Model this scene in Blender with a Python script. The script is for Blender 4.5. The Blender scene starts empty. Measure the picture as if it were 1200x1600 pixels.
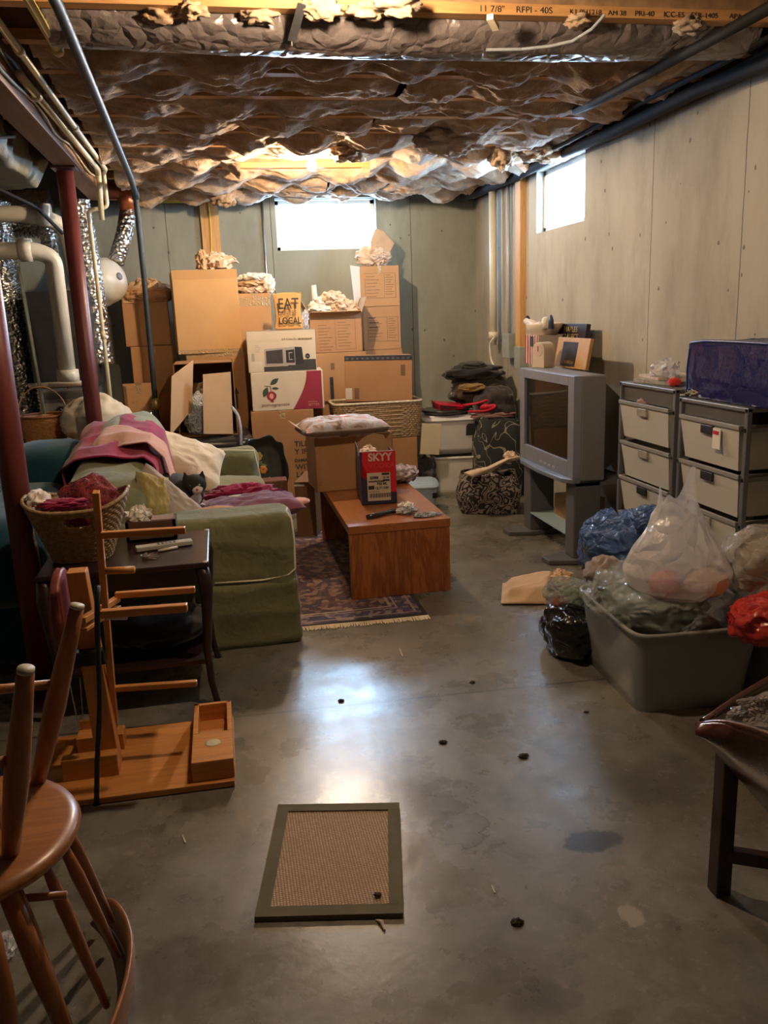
import bpy, math, random
from mathutils import Vector, Matrix, Euler, noise
PI = math.pi
random.seed(7)
SC = bpy.context.scene
COL = SC.collection
# ------------------------------------------------------------ camera
FPX, YAW, PITCH, ROLL, CH = 1300.0, math.radians(10.67), math.radians(13.4), math.radians(-2.2), 1.5
_f = Vector((math.sin(YAW)*math.cos(PITCH), math.cos(YAW)*math.cos(PITCH), -math.sin(PITCH)))
_r = Vector((math.cos(YAW), -math.sin(YAW), 0)); _u = _r.cross(_f)
R_ = _r*math.cos(ROLL)+_u*math.sin(ROLL); U_ = -_r*math.sin(ROLL)+_u*math.cos(ROLL); F_ = _f
cam = bpy.data.objects.new('camera', bpy.data.cameras.new('camera')); COL.objects.link(cam)
cam.data.sensor_fit = 'VERTICAL'; cam.data.sensor_height = 36.0; cam.data.lens = FPX/1600*36
cam.data.clip_start = 0.05
cam.matrix_world = Matrix(((R_.x, U_.x, -F_.x, 0), (R_.y, U_.y, -F_.y, 0), (R_.z, U_.z, -F_.z, CH), (0, 0, 0, 1)))
SC.camera = cam
# ------------------------------------------------------------ light of the place
SC.view_settings.view_transform = 'Standard'; SC.view_settings.look = 'None'
SC.view_settings.gamma = 1.0; SC.view_settings.use_curve_mapping = False
SC.view_settings.exposure = 0.75
SC.cycles.max_bounces = 8; SC.cycles.transparent_max_bounces = 16; SC.cycles.sample_clamp_indirect = 6
DAYLIGHT = 52.0; FAR_BULB = 1650.0; NEAR_BULB = 1080.0; UNSEEN_BULB = 420.0
W = bpy.data.worlds.new('world'); SC.world = W; W.use_nodes = True
bg = W.node_tree.nodes['Background']; bg.inputs[0].default_value = (0.45, 0.69, 1.0, 1); bg.inputs[1].default_value = DAYLIGHT
RX, BY, WH = 2.45, 7.85, 2.52      # right wall, back wall, wall height
def portal(loc, rot, sx, sy):
    l = bpy.data.lights.new('window_portal', 'AREA'); l.shape = 'RECTANGLE'; l.size = sx; l.size_y = sy
    l.cycles.is_portal = True
    o = bpy.data.objects.new('window_portal', l); o.location = loc; o.rotation_euler = rot; COL.objects.link(o)
portal((1.055, BY+.27, 2.3), (-PI/2, 0, 0), .93, .45)
portal((RX+.27, 5.87, 2.27), (0, PI/2, 0), .45, .88)
# ------------------------------------------------------------ place a point seen along a line of sight
def ray(x, y): return F_ + R_*((x-600)/FPX) - U_*((y-800)/FPX)
def fl(x, y, z=0.):
    d = ray(x, y); t = (z-CH)/d.z; return Vector((0, 0, CH)) + d*t
def atY(x, y, Y):
    d = ray(x, y); return Vector((0, 0, CH)) + d*(Y/d.y)
def atX(x, y, X):
    d = ray(x, y); return Vector((0, 0, CH)) + d*(X/d.x)
def nz(p, s=1., o=0.): return noise.noise(Vector((p[0]*s+o, p[1]*s+o*1.7, p[2]*s-o)))
def ridge(p, s=1., o=0.):
    return 1-abs(nz(p, s, o))*2.2
# ------------------------------------------------------------ materials
def newmat(name):
    m = bpy.data.materials.new(name); m.use_nodes = True
    nt = m.node_tree; b = nt.nodes['Principled BSDF']; return m, nt, b
def N(nt, t, **k):
    n = nt.nodes.new(t)
    for a, v in k.items():
        if a.startswith('i_'): n.inputs[a[2:].replace('_', ' ')].default_value = v
        elif a.startswith('n'): n.inputs[int(a[1:])].default_value = v
        else: setattr(n, a, v)
    return n
def L(nt, a, b): nt.links.new(a, b)
def c4(c): return (c[0], c[1], c[2], 1)
def mul(c, k): return (c[0]*k, c[1]*k, c[2]*k)
def ramp(nt, fac, stops):
    r = nt.nodes.new('ShaderNodeValToRGB'); L(nt, fac, r.inputs[0])
    e = r.color_ramp.elements
    while len(e) < len(stops): e.new(0.5)
    for i, (p, c) in enumerate(stops): e[i].position = p; e[i].color = c4(c)
    return r.outputs[0]
def mix(nt, fac, a, b, mode='MIX'):
    m = nt.nodes.new('ShaderNodeMix'); m.data_type = 'RGBA'; m.blend_type = mode
    for s, v in ((m.inputs[0], fac), (m.inputs[6], a), (m.inputs[7], b)):
        if isinstance(v, (int, float)): s.default_value = v
        elif isinstance(v, tuple): s.default_value = c4(v)
        else: L(nt, v, s)
    return m.outputs[2]
def math_(nt, op, a, b=0., c=0., clamp=False):
    m = nt.nodes.new('ShaderNodeMath'); m.operation = op; m.use_clamp = clamp
    for s, v in zip(m.inputs, (a, b, c)):
        if isinstance(v, (int, float)): s.default_value = v
        else: L(nt, v, s)
    return m.outputs[0]
def coords(nt, kind='Object', scale=(1, 1, 1), rot=(0, 0, 0), loc=(0, 0, 0)):
    if kind == 'World': src = nt.nodes.new('ShaderNodeNewGeometry').outputs['Position']
    else: src = nt.nodes.new('ShaderNodeTexCoord').outputs[kind]
    mp = N(nt, 'ShaderNodeMapping'); L(nt, src, mp.inputs[0])
    mp.inputs['Scale'].default_value = scale; mp.inputs['Rotation'].default_value = rot; mp.inputs['Location'].default_value = loc
    return mp.outputs[0]
def noi(nt, v, s, d=4., r=.55, dist=0.):
    n = N(nt, 'ShaderNodeTexNoise'); L(nt, v, n.inputs['Vector'])
    n.inputs['Scale'].default_value = s; n.inputs['Detail'].default_value = d; n.inputs['Roughness'].default_value = r
    n.inputs['Distortion'].default_value = dist; return n.outputs[0]
def bump(nt, b, h, st=.3, dist=.01):
    n = N(nt, 'ShaderNodeBump'); n.inputs['Strength'].default_value = st; n.inputs['Distance'].default_value = dist
    L(nt, h, n.inputs['Height']); L(nt, n.outputs[0], b.inputs['Normal']); return n
MC = {}
def plain(name, col, rough=.6, var=.15, scale=8., bst=.15, bsc=60., metal=0., spec=.5, sheen=0., coat=0., trans=0., emis=None, bd=.003):
    if name in MC: return MC[name]
    m, nt, b = newmat(name); v = coords(nt)
    n = noi(nt, v, scale)
    L(nt, ramp(nt, n, [(.3, mul(col, 1-var)), (.7, mul(col, 1+var))]), b.inputs['Base Color'])
    b.inputs['Roughness'].default_value = rough; b.inputs['Metallic'].default_value = metal
    b.inputs['Specular IOR Level'].default_value = spec; b.inputs['Sheen Weight'].default_value = sheen
    b.inputs['Coat Weight'].default_value = coat; b.inputs['Transmission Weight'].default_value = trans
    if bst: bump(nt, b, noi(nt, v, bsc, 5), bst, bd)
    if emis: b.inputs['Emission Color'].default_value = c4(emis[0]); b.inputs['Emission Strength'].default_value = emis[1]
    MC[name] = m; return m
def fabric(name, col, var=.12, fold=.25, rough=.9, col2=None):
    if name in MC: return MC[name]
    m, nt, b = newmat(name); v = coords(nt)
    c = ramp(nt, noi(nt, v, 3.5), [(.3, mul(col, 1-var)), (.7, mul(col2 or col, 1+var))])
    L(nt, c, b.inputs['Base Color']); b.inputs['Roughness'].default_value = rough
    b.inputs['Sheen Weight'].default_value = .25; b.inputs['Specular IOR Level'].default_value = .2
    h = math_(nt, 'ADD', math_(nt, 'MULTIPLY', noi(nt, v, 9., 3, .5, .6), 1.), math_(nt, 'MULTIPLY', noi(nt, v, 400., 2), .06))
    bump(nt, b, h, fold, .03); MC[name] = m; return m
def wood(name, col, dark, scale=6., axis='X', rough=.4, stretch=12., coat=0., grain=.8):
    if name in MC: return MC[name]
    m, nt, b = newmat(name)
    s = {'X': (1./stretch, 1, 1), 'Y': (1, 1./stretch, 1), 'Z': (1, 1, 1./stretch)}[axis]
    v = coords(nt, 'Object', tuple(k*scale for k in s))
    n = noi(nt, v, 1.6, 6, .6, 1.4)
    w = N(nt, 'ShaderNodeTexNoise'); L(nt, v, w.inputs['Vector']); w.inputs['Scale'].default_value = 9.; w.inputs['Detail'].default_value = 3
    f = math_(nt, 'ADD', math_(nt, 'MULTIPLY', n, .7), math_(nt, 'MULTIPLY', w.outputs[0], .3))
    rings = math_(nt, 'FRACT', math_(nt, 'MULTIPLY', f, 7.))
    rings = math_(nt, 'PINGPONG', rings, .5); rings = math_(nt, 'MULTIPLY', rings, 2.)
    c = mix(nt, math_(nt, 'MULTIPLY', rings, grain), col, dark)
    L(nt, c, b.inputs['Base Color']); b.inputs['Roughness'].default_value = rough
    b.inputs['Coat Weight'].default_value = coat; b.inputs['Coat Roughness'].default_value = .2
    bump(nt, b, rings, .08, .002); MC[name] = m; return m
def card(name, col=(.46, .27, .13), var=.1):
    if name in MC: return MC[name]
    m, nt, b = newmat(name); v = coords(nt)
    c = ramp(nt, noi(nt, v, 4., 6), [(.25, mul(col, 1-var)), (.75, mul(col, 1+var))])
    sc = N(nt, 'ShaderNodeSeparateXYZ'); L(nt, v, sc.inputs[0])
    w = math_(nt, 'SINE', math_(nt, 'MULTIPLY', math_(nt, 'ADD', sc.outputs[0], sc.outputs[1]), 900.))
    L(nt, c, b.inputs['Base Color']); b.inputs['Roughness'].default_value = .75; b.inputs['Specular IOR Level'].default_value = .25
    h = math_(nt, 'ADD', math_(nt, 'MULTIPLY', w, .03), noi(nt, v, 5., 4))
    bump(nt, b, h, .12, .02); MC[name] = m; return m
def film(name, col, alpha=.5, rough=.15, wr=.6, ws=14., thru=0.):
    """thin wrinkled plastic film: partly see-through, glossy"""
    if name in MC: return MC[name]
    m, nt, b = newmat(name); v = coords(nt)
    b.inputs['Base Color'].default_value = c4(col); b.inputs['Roughness'].default_value = rough
    b.inputs['Specular IOR Level'].default_value = .7
    b.inputs['Alpha'].default_value = alpha
    vo = N(nt, 'ShaderNodeTexVoronoi', feature='DISTANCE_TO_EDGE'); vv = coords(nt, 'Object', (1, 1, 1))
    mixv = nt.nodes.new('ShaderNodeVectorMath'); mixv.operation = 'ADD'
    nn = N(nt, 'ShaderNodeTexNoise'); L(nt, vv, nn.inputs['Vector']); nn.inputs['Scale'].default_value = 5.
    sc = nt.nodes.new('ShaderNodeVectorMath'); sc.operation = 'SCALE'; L(nt, nn.outputs[1], sc.inputs[0]); sc.inputs['Scale'].default_value = .25
    L(nt, vv, mixv.inputs[0]); L(nt, sc.outputs[0], mixv.inputs[1]); L(nt, mixv.outputs[0], vo.inputs['Vector']); vo.inputs['Scale'].default_value = ws
    h = math_(nt, 'ADD', vo.outputs['Distance'], math_(nt, 'MULTIPLY', noi(nt, v, ws*1.5, 4), .5))
    bp = bump(nt, b, h, wr, .03)
    if thru:
        tr = nt.nodes.new('ShaderNodeBsdfTranslucent'); tr.inputs[0].default_value = c4(col); L(nt, bp.outputs[0], tr.inputs['Normal'])
        ms = nt.nodes.new('ShaderNodeMixShader'); ms.inputs[0].default_value = thru; L(nt, b.outputs[0], ms.inputs[1]); L(nt, tr.outputs[0], ms.inputs[2])
        L(nt, ms.outputs[0], nt.nodes['Material Output'].inputs[0])
    MC[name] = m; return m
def foil(name, col=(.75, .74, .72), rough=.25, ws=30., st=.8):
    if name in MC: return MC[name]
    m, nt, b = newmat(name); v = coords(nt)
    b.inputs['Base Color'].default_value = c4(col); b.inputs['Metallic'].default_value = 1.; b.inputs['Roughness'].default_value = rough
    vo = N(nt, 'ShaderNodeTexVoronoi'); L(nt, v, vo.inputs['Vector']); vo.inputs['Scale'].default_value = ws
    bump(nt, b, math_(nt, 'ADD', vo.outputs['Distance'], noi(nt, v, ws*.6)), st, .02); MC[name] = m; return m
# ------------------------------------------------------------ mesh builder
class MB:
    def __init__(s, T=None): s.v = []; s.f = []; s.uv = []; s.T = T or Matrix.Identity(4)
    def P(s, p): s.v.append(s.T @ Vector(p)); return len(s.v)-1
    def F(s, idx): s.f.append(tuple(idx))
    def bx(s, x0, x1, y0, y1, z0, z1):
        k = [s.P((x, y, z)) for z in (z0, z1) for y in (y0, y1) for x in (x0, x1)]
        for q in ((0, 2, 3, 1), (4, 5, 7, 6), (0, 1, 5, 4), (2, 6, 7, 3), (0, 4, 6, 2), (1, 3, 7, 5)): s.F([k[i] for i in q])
        return s
    def hexa(s, bot, top):
        k = [s.P(p) for p in bot]+[s.P(p) for p in top]
        s.F((k[3], k[2], k[1], k[0])); s.F(k[4:8])
        for i in range(4): j = (i+1) % 4; s.F((k[i], k[j], k[4+j], k[4+i]))
        return s
    def bar(s, a, b, w, h, up=(0, 0, 1)):
        a = Vector(a); b = Vector(b); d = (b-a).normalized(); up = Vector(up)
        if abs(d.dot(up)) > .95: up = Vector((1, 0, 0))
        x = d.cross(up).normalized(); y = x.cross(d)
        q = [(-1, -1), (1, -1), (1, 1), (-1, 1)]
        return s.hexa([a+x*(i*w/2)+y*(j*h/2) for i, j in q], [b+x*(i*w/2)+y*(j*h/2) for i, j in q])
    def prism(s, pts, vec):
        vec = Vector(vec); n = len(pts); a = [s.P(p) for p in pts]; b = [s.P(Vector(p)+vec) for p in pts]
        s.F(a[::-1]); s.F(b)
        for i in range(n): j = (i+1) % n; s.F((a[i], a[j], b[j], b[i]))
        return s
    def tube(s, pts, r, n=12, cap=True, sq=1.):
        pts = [Vector(p) for p in pts]; m = len(pts)
        rs = r if isinstance(r, (list, tuple)) else [r]*m
        d0 = (pts[1]-pts[0]).normalized(); up = Vector((0, 0, 1)) if abs(d0.z) < .9 else Vector((1, 0, 0))
        x = d0.cross(up).normalized(); rings = []
        for i, p in enumerate(pts):
            d = ((pts[min(i+1, m-1)]-pts[i]).normalized()+(pts[i]-pts[max(i-1, 0)]).normalized())
            d = d.normalized() if d.length > 1e-6 else d0
            x = (x-d*x.dot(d)).normalized(); y = d.cross(x)
            rings.append([s.P(p+(x*math.cos(2*PI*k/n)+y*math.sin(2*PI*k/n)*sq)*rs[i]) for k in range(n)])
        for i in range(m-1):
            for k in range(n): j = (k+1) % n; s.F((rings[i][k], rings[i][j], rings[i+1][j], rings[i+1][k]))
        if cap: s.F(rings[0][::-1]); s.F(rings[-1])
        return s
    def grid(s, fn, nu, nv, cu=False, cv=False, capu=False):
        mu = nu if cu else nu+1; mv = nv if cv else nv+1
        g = [[s.P(fn(i/nu, j/nv)) for i in range(mu)] for j in range(mv)]
        for j in range(nv):
            for i in range(nu):
                a, b = i, (i+1) % mu; c, d = j, (j+1) % mv
                s.F((g[c][a], g[c][b], g[d][b], g[d][a]))
        if capu: s.F([g[0][i] for i in range(mu)][::-1]); s.F([g[-1][i] for i in range(mu)])
        return s
    def lathe(s, c, prof, n=24, cap=True):
        c = Vector(c); rings = []
        for r, z in prof: rings.append([s.P(c+Vector((r*math.cos(2*PI*k/n), r*math.sin(2*PI*k/n), z))) for k in range(n)])
        for i in range(len(prof)-1):
            for k in range(n): j = (k+1) % n; s.F((rings[i][k], rings[i][j], rings[i+1][j], rings[i+1][k]))
        if cap: s.F(rings[0][::-1]); s.F(rings[-1])
        return s
    def blob(s, c, r, nu=40, nv=24, amp=0., freq=4., rid=0., rfreq=3., seed=0., flat=None, pw=1., R=None):
        c = Vector(c); R = R or Matrix.Identity(3)
        def fn(u, v):
            th = 2*PI*u; ph = PI*(v*.998+.001)-PI/2
            sg = lambda t: math.copysign(abs(t)**pw, t)
            d = Vector((sg(math.cos(ph))*sg(math.cos(th)), sg(math.cos(ph))*sg(math.sin(th)), sg(math.sin(ph))))
            k = 1+amp*nz(d, freq, seed)+rid*(ridge(d, rfreq, seed+5)-.6)
            p = R @ Vector((d.x*r[0]*k, d.y*r[1]*k, d.z*r[2]*k))+c
            if flat is not None and p.z < flat: p.z = flat+(p.z-flat)*.02
            return p
        return s.grid(fn, nu, nv, cu=True, capu=True)
    def build(s, name, mat, parent=None, smooth=False, bevel=0., seg=2, sub=0, solid=0., label=None, cat=None, group=None, kind=None, remesh=0.):
        if parent is not None: org = parent.matrix_world.translation.copy() if parent.type != 'EMPTY' else parent.location.copy()
        else:
            lo = Vector((min(p.x for p in s.v), min(p.y for p in s.v), min(p.z for p in s.v))); hi = Vector((max(p.x for p in s.v), max(p.y for p in s.v), 0))
            org = Vector(((lo.x+hi.x)/2, (lo.y+hi.y)/2, lo.z))
        if parent is not None and parent.get('_org') is not None: org = Vector(parent['_org'])
        me = bpy.data.meshes.new(name); me.from_pydata([tuple(p-org) for p in s.v], [], s.f); me.validate()
        me.materials.append(mat)
        import bmesh
        bm = bmesh.new(); bm.from_mesh(me); bmesh.ops.recalc_face_normals(bm, faces=bm.faces); bm.to_mesh(me); bm.free()
        if smooth:
            for p in me.polygons: p.use_smooth = True
        o = bpy.data.objects.new(name, me); COL.objects.link(o)
        if parent is not None: o.parent = parent
        else: o.location = org
        OR[o.name] = org
        if parent is not None and parent.type != 'EMPTY': pass
        if remesh:
            r = o.modifiers.new('remesh', 'REMESH'); r.mode = 'VOXEL'; r.voxel_size = remesh; r.use_smooth_shade = True
            q = o.modifiers.new('smooth', 'SMOOTH'); q.iterations = 6
        if solid: q = o.modifiers.new('solid', 'SOLIDIFY'); q.thickness = solid; q.offset = 0
        if bevel: q = o.modifiers.new('bevel', 'BEVEL'); q.width = bevel; q.segments = seg; q.limit_method = 'ANGLE'; q.angle_limit = .6
        if sub: q = o.modifiers.new('sub', 'SUBSURF'); q.levels = sub; q.render_levels = sub
        tag(o, label, cat, group, kind)
        return o
OR = {}
def tag(o, label=None, cat=None, group=None, kind=None):
    if label: o['label'] = label
    if cat: o['category'] = cat
    if group: o['group'] = group
    if kind: o['kind'] = kind
def thing(name, label, cat, loc, group=None):
    o = bpy.data.objects.new(name, None); o.empty_display_size = .1; o.location = Vector(loc); COL.objects.link(o)
    tag(o, label, cat, group); return o
def child(name, mb, mat, parent, **k):
    """part of a thing, or sub-part of a mesh part (geometry given in world coordinates)"""
    if parent.type == 'EMPTY': return mb.build(name, mat, parent, **k)
    org = OR[parent.name]
    tmp = MB(); tmp.v = [p-org for p in mb.v]; tmp.f = mb.f
    me_parent = parent
    class _Z: pass
    o = tmp_build(tmp, name, mat, me_parent, **k); OR[o.name] = org; return o
def tmp_build(mb, name, mat, parent, smooth=False, bevel=0., seg=2, sub=0, solid=0., label=None, **k):
    me = bpy.data.meshes.new(name); me.from_pydata([tuple(p) for p in mb.v], [], mb.f); me.validate(); me.materials.append(mat)
    import bmesh
    bm = bmesh.new(); bm.from_mesh(me); bmesh.ops.recalc_face_normals(bm, faces=bm.faces); bm.to_mesh(me); bm.free()
    if smooth:
        for p in me.polygons: p.use_smooth = True
    o = bpy.data.objects.new(name, me); COL.objects.link(o); o.parent = parent
    if solid: q = o.modifiers.new('solid', 'SOLIDIFY'); q.thickness = solid; q.offset = 0
    if bevel: q = o.modifiers.new('bevel', 'BEVEL'); q.width = bevel; q.segments = seg; q.limit_method = 'ANGLE'
    tag(o, label); return o
def rotm(rz=0, rx=0, ry=0, loc=(0, 0, 0)):
    return Matrix.Translation(Vector(loc)) @ Euler((rx, ry, rz)).to_matrix().to_4x4()
def text(s, size, mat, parent, T, name='printed_text', ext=.0006, align='LEFT', sx=1., bold=0.):
    """lettering on a surface; T maps the text plane (x right, y up, z out) to the world"""
    cu = bpy.data.curves.new(name, 'FONT'); cu.body = s; cu.size = size; cu.extrude = ext; cu.align_x = align; cu.offset = bold
    cu.materials.append(mat)
    tmp = bpy.data.objects.new(name, cu); me = bpy.data.meshes.new_from_object(tmp); bpy.data.objects.remove(tmp)
    o = bpy.data.objects.new(name, me); COL.objects.link(o)
    pl = parent.location if parent.type == 'EMPTY' else OR.get(parent.name, Vector())
    o.parent = parent
    o.matrix_local = Matrix.Translation(-Vector(pl)) @ T @ Matrix.Diagonal((sx, 1, 1, 1))
    return o
FRONT = Matrix(((1, 0, 0, 0), (0, 0, -1, 0), (0, 1, 0, 0), (0, 0, 0, 1)))   # text plane -> faces -Y
# ============================================================ SETTING
def concrete_wall(name, c1, c2, seams, axis):
    m, nt, b = newmat(name); v = coords(nt, 'World')
    big = noi(nt, coords(nt, 'World', (1, 1, .45)), 1.3, 5, .6)
    base = ramp(nt, big, [(.3, c1), (.72, c2)])
    streak = noi(nt, coords(nt, 'World', (2.6, 2.6, .9)), 1.6, 6, .7)
    base = mix(nt, ramp(nt, streak, [(.5, (0, 0, 0)), (.74, (.6, .6, .6))]), base, mul(c1, .72))
    sp = N(nt, 'ShaderNodeTexVoronoi'); L(nt, coords(nt, 'World', (1, 1, .8)), sp.inputs['Vector']); sp.inputs['Scale'].default_value = 8.5
    spf = math_(nt, 'LESS_THAN', math_(nt, 'ADD', sp.outputs['Distance'], math_(nt, 'MULTIPLY', noi(nt, v, 30, 3), .14)), .15)
    gate = math_(nt, 'GREATER_THAN', noi(nt, v, 1.3, 2), .44)
    base = mix(nt, math_(nt, 'MULTIPLY', math_(nt, 'MULTIPLY', spf, gate), .75), base, (.09, .075, .06))
    sx = N(nt, 'ShaderNodeSeparateXYZ'); L(nt, v, sx.inputs[0]); q = sx.outputs[axis]
    wob = math_(nt, 'MULTIPLY', math_(nt, 'SUBTRACT', noi(nt, v, 9, 4), .5), .012)
    tot = None
    for s_ in seams:
        d = math_(nt, 'ABSOLUTE', math_(nt, 'ADD', math_(nt, 'SUBTRACT', q, s_), wob))
        k = math_(nt, 'LESS_THAN', d, .0035)
        tot = k if tot is None else math_(nt, 'MAXIMUM', tot, k)
    base = mix(nt, math_(nt, 'MULTIPLY', tot, .85), base, (.08, .07, .055))
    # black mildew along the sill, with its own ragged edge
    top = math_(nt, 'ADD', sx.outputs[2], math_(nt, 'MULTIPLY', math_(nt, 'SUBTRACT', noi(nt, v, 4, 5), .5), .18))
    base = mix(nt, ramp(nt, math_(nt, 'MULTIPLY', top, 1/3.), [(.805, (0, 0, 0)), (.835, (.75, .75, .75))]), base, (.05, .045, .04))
    L(nt, base, b.inputs['Base Color']); b.inputs['Roughness'].default_value = .85; b.inputs['Specular IOR Level'].default_value = .3
    h = math_(nt, 'ADD', math_(nt, 'MULTIPLY', noi(nt, v, 40, 6), .4), math_(nt, 'SUBTRACT', 1., math_(nt, 'MAXIMUM', tot, math_(nt, 'MULTIPLY', spf, gate))))
    bump(nt, b, h, .25, .006); return m
def floor_mat():
    m, nt, b = newmat('floor_concrete'); v = coords(nt, 'World')
    c = ramp(nt, noi(nt, v, 1.7, 7, .62, .4), [(.28, (.095, .088, .07)), (.5, (.17, .158, .13)), (.75, (.26, .243, .205))])
    c = mix(nt, ramp(nt, noi(nt, v, 5.5, 8, .7, .6), [(.47, (0, 0, 0)), (.66, (.72, .72, .72))]), c, (.07, .064, .052))
    c = mix(nt, ramp(nt, noi(nt, v, 30, 6, .7), [(.55, (0, 0, 0)), (.7, (.3, .3, .3))]), c, (.4, .38, .34))
    sx = N(nt, 'ShaderNodeSeparateXYZ'); L(nt, v, sx.inputs[0]); X, Y = sx.outputs[0], sx.outputs[1]
    n1 = math_(nt, 'MULTIPLY', math_(nt, 'SUBTRACT', math_(nt, 'ADD', math_(nt, 'MULTIPLY', noi(nt, v, 9, 5, .6), .6), math_(nt, 'MULTIPLY', noi(nt, v, 28, 4, .6), .4)), .5), .62)
    wet = 0.
    def spot(px, py, rx, ry, col, st, ring=False):
        nonlocal c
        p = fl(px, py)
        dx = math_(nt, 'DIVIDE', math_(nt, 'SUBTRACT', X, p.x), rx); dy = math_(nt, 'DIVIDE', math_(nt, 'SUBTRACT', Y, p.y), ry)
        d = math_(nt, 'SQRT', math_(nt, 'ADD', math_(nt, 'MULTIPLY', dx, dx), math_(nt, 'MULTIPLY', dy, dy)))
        d = math_(nt, 'ADD', d, math_(nt, 'MULTIPLY', n1, 4.2))
        if ring: k = ramp(nt, math_(nt, 'MULTIPLY', d, .5), [(.2, (.12,)*3), (.42, (.35,)*3), (.46, (1, 1, 1)), (.5, (0, 0, 0))])
        else: k = ramp(nt, math_(nt, 'MULTIPLY', d, .5), [(.4, (1, 1, 1)), (.5, (0, 0, 0))])
        c = mix(nt, math_(nt, 'MULTIPLY', k, st), c, col)
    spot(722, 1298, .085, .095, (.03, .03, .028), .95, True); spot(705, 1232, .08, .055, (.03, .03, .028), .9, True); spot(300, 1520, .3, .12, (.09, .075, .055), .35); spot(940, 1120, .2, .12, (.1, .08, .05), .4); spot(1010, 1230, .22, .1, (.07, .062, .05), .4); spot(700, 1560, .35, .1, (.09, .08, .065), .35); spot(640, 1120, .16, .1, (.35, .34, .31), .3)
    spot(925, 1315, .1, .055, (.03, .027, .023), .95); spot(985, 1428, .032, .045, (.42, .39, .33), .7)
    spot(808, 1443, .014, .02, (.06, .05, .02), .8); spot(560, 1190, .16, .11, (.13, .11, .085), .45)
    spot(520, 1245, .05, .05, (.5, .48, .45), .5); spot(860, 1560, .08, .05, (.07, .065, .06), .4)  # first spot: the bulb's glint on the floor, painted paler into the colour
    jy = math_(nt, 'ABSOLUTE', math_(nt, 'ADD', math_(nt, 'SUBTRACT', Y, 3.022), math_(nt, 'MULTIPLY', X, .045)))
    jl = math_(nt, 'LESS_THAN', jy, .0065)
    c = mix(nt, math_(nt, 'MULTIPLY', jl, .8), c, (.035, .03, .028))
    L(nt, c, b.inputs['Base Color'])
    L(nt, ramp(nt, noi(nt, v, 3.2, 6, .65), [(.3, (.2,)*3), (.7, (.38,)*3)]), b.inputs['Roughness'])
    b.inputs['Specular IOR Level'].default_value = .75
    bump(nt, b, math_(nt, 'SUBTRACT', noi(nt, v, 22, 6, .6), math_(nt, 'MULTIPLY', jl, 1.)), .12, .006); return m
MW_R = concrete_wall('wall_concrete_beige', (.31, .285, .225), (.5, .465, .38), [atX(1018, 350, RX).y, atX(1160, 350, RX).y, 2.3, 1.4, 6.95], 1)
MW_B = concrete_wall('wall_concrete_grey', (.24, .245, .205), (.37, .375, .31), [atY(262, 380, BY).x, atY(430, 450, BY).x, atY(640, 420, BY).x+.02, -1.6], 0)
MW_L = concrete_wall('wall_concrete_dark', (.2, .19, .16), (.3, .28, .24), [1., 2.2, 3.4], 1)
XL, YF, ZC = -3.4, -2.2, 2.88
WT = .26
MB().bx(XL-.2, RX+.3, YF-.2, BY+.3, -.1, 0).build('floor', floor_mat(), kind='structure')
wb = MB(); wy = (BY, BY+WT)
wb.bx(XL-.2, .60, *wy, 0, WH); wb.bx(1.51, RX+WT, *wy, 0, WH); wb.bx(.60, 1.51, *wy, 0, 2.085); wb.bx(XL-.2, .60, *wy, WH, ZC); wb.bx(1.51, RX+WT, *wy, WH, ZC); wb.bx(.60, 1.51, *wy, WH+.01, ZC)
wb.build('wall_back', MW_B, kind='structure')
wr = MB(); rx = (RX, RX+WT)
wr.bx(*rx, YF-.2, 5.44, 0, WH); wr.bx(*rx, 6.3, BY, 0, WH); wr.bx(*rx, 5.44, 6.3, 0, 2.05); wr.bx(*rx, YF-.2, BY, WH-.03, ZC)
wr.build('wall_right', MW_R, kind='structure')
MB().bx(XL-.2, XL, YF-.2, BY, 0, ZC).build('wall_left', MW_L, kind='structure')
MB().bx(XL, RX, YF-.2, YF, 0, ZC).build('wall_front', MW_L, kind='structure')
OSB = plain('subfloor_osb', (.34, .2, .1), .85, .3, 14, .3, 40)
MB().bx(XL-.2, RX+WT, YF-.2, BY+WT, ZC, ZC+.03).build('ceiling', OSB, kind='structure')
VIN = plain('white_vinyl', (.75, .76, .76), .35, .03)
GL = film('window_glass', (.95, .98, 1), .08, .03, .02, 3)
def window(name, mk, box, bars):
    w = bpy.data.objects.new(name, None); COL.objects.link(w); w.location = mk; w['kind'] = 'structure'
    x0, x1, y0, y1, z0, z1 = box; t = .035
    f = MB(); alongx = (x1-x0) > (y1-y0)
    if alongx:
        f.bx(x0, x0+t, y0, y1, z0, z1); f.bx(x1-t, x1, y0, y1, z0, z1); f.bx(x0, x1, y0, y1, z0, z0+t); f.bx(x0, x1, y0, y1, z1-t, z1)
        for q in bars: f.bx(q-.015, q+.015, y0, y1, z0, z1)
    else:
        f.bx(x0, x1, y0, y0+t, z0, z1); f.bx(x0, x1, y1-t, y1, z0, z1); f.bx(x0, x1, y0, y1, z0, z0+t); f.bx(x0, x1, y0, y1, z1-t, z1)
        for q in bars: f.bx(x0, x1, q-.015, q+.015, z0, z1)
    child('window_frame', f, VIN, w)
    g = MB()
    if alongx: g.bx(x0+t, x1-t, (y0+y1)/2-.002, (y0+y1)/2+.002, z0+t, z1-t)
    else: g.bx((x0+x1)/2-.002, (x0+x1)/2+.002, y0+t, y1-t, z0+t, z1-t)
    child('window_pane', g, GL, w)
window('window_1', (1.05, BY+.19, 2.09), (.60, 1.51, BY+.09, BY+.15, 2.085, WH), [])
window('window_2', (RX+.19, 5.87, 2.05), (RX+.06, RX+.12, 5.44, 6.3, 2.05, 2.49), [5.56])
FOAM = plain('yellow_foam', (.62, .5, .12), .85, .3, 12, .6, 30, bd=.02)
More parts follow.
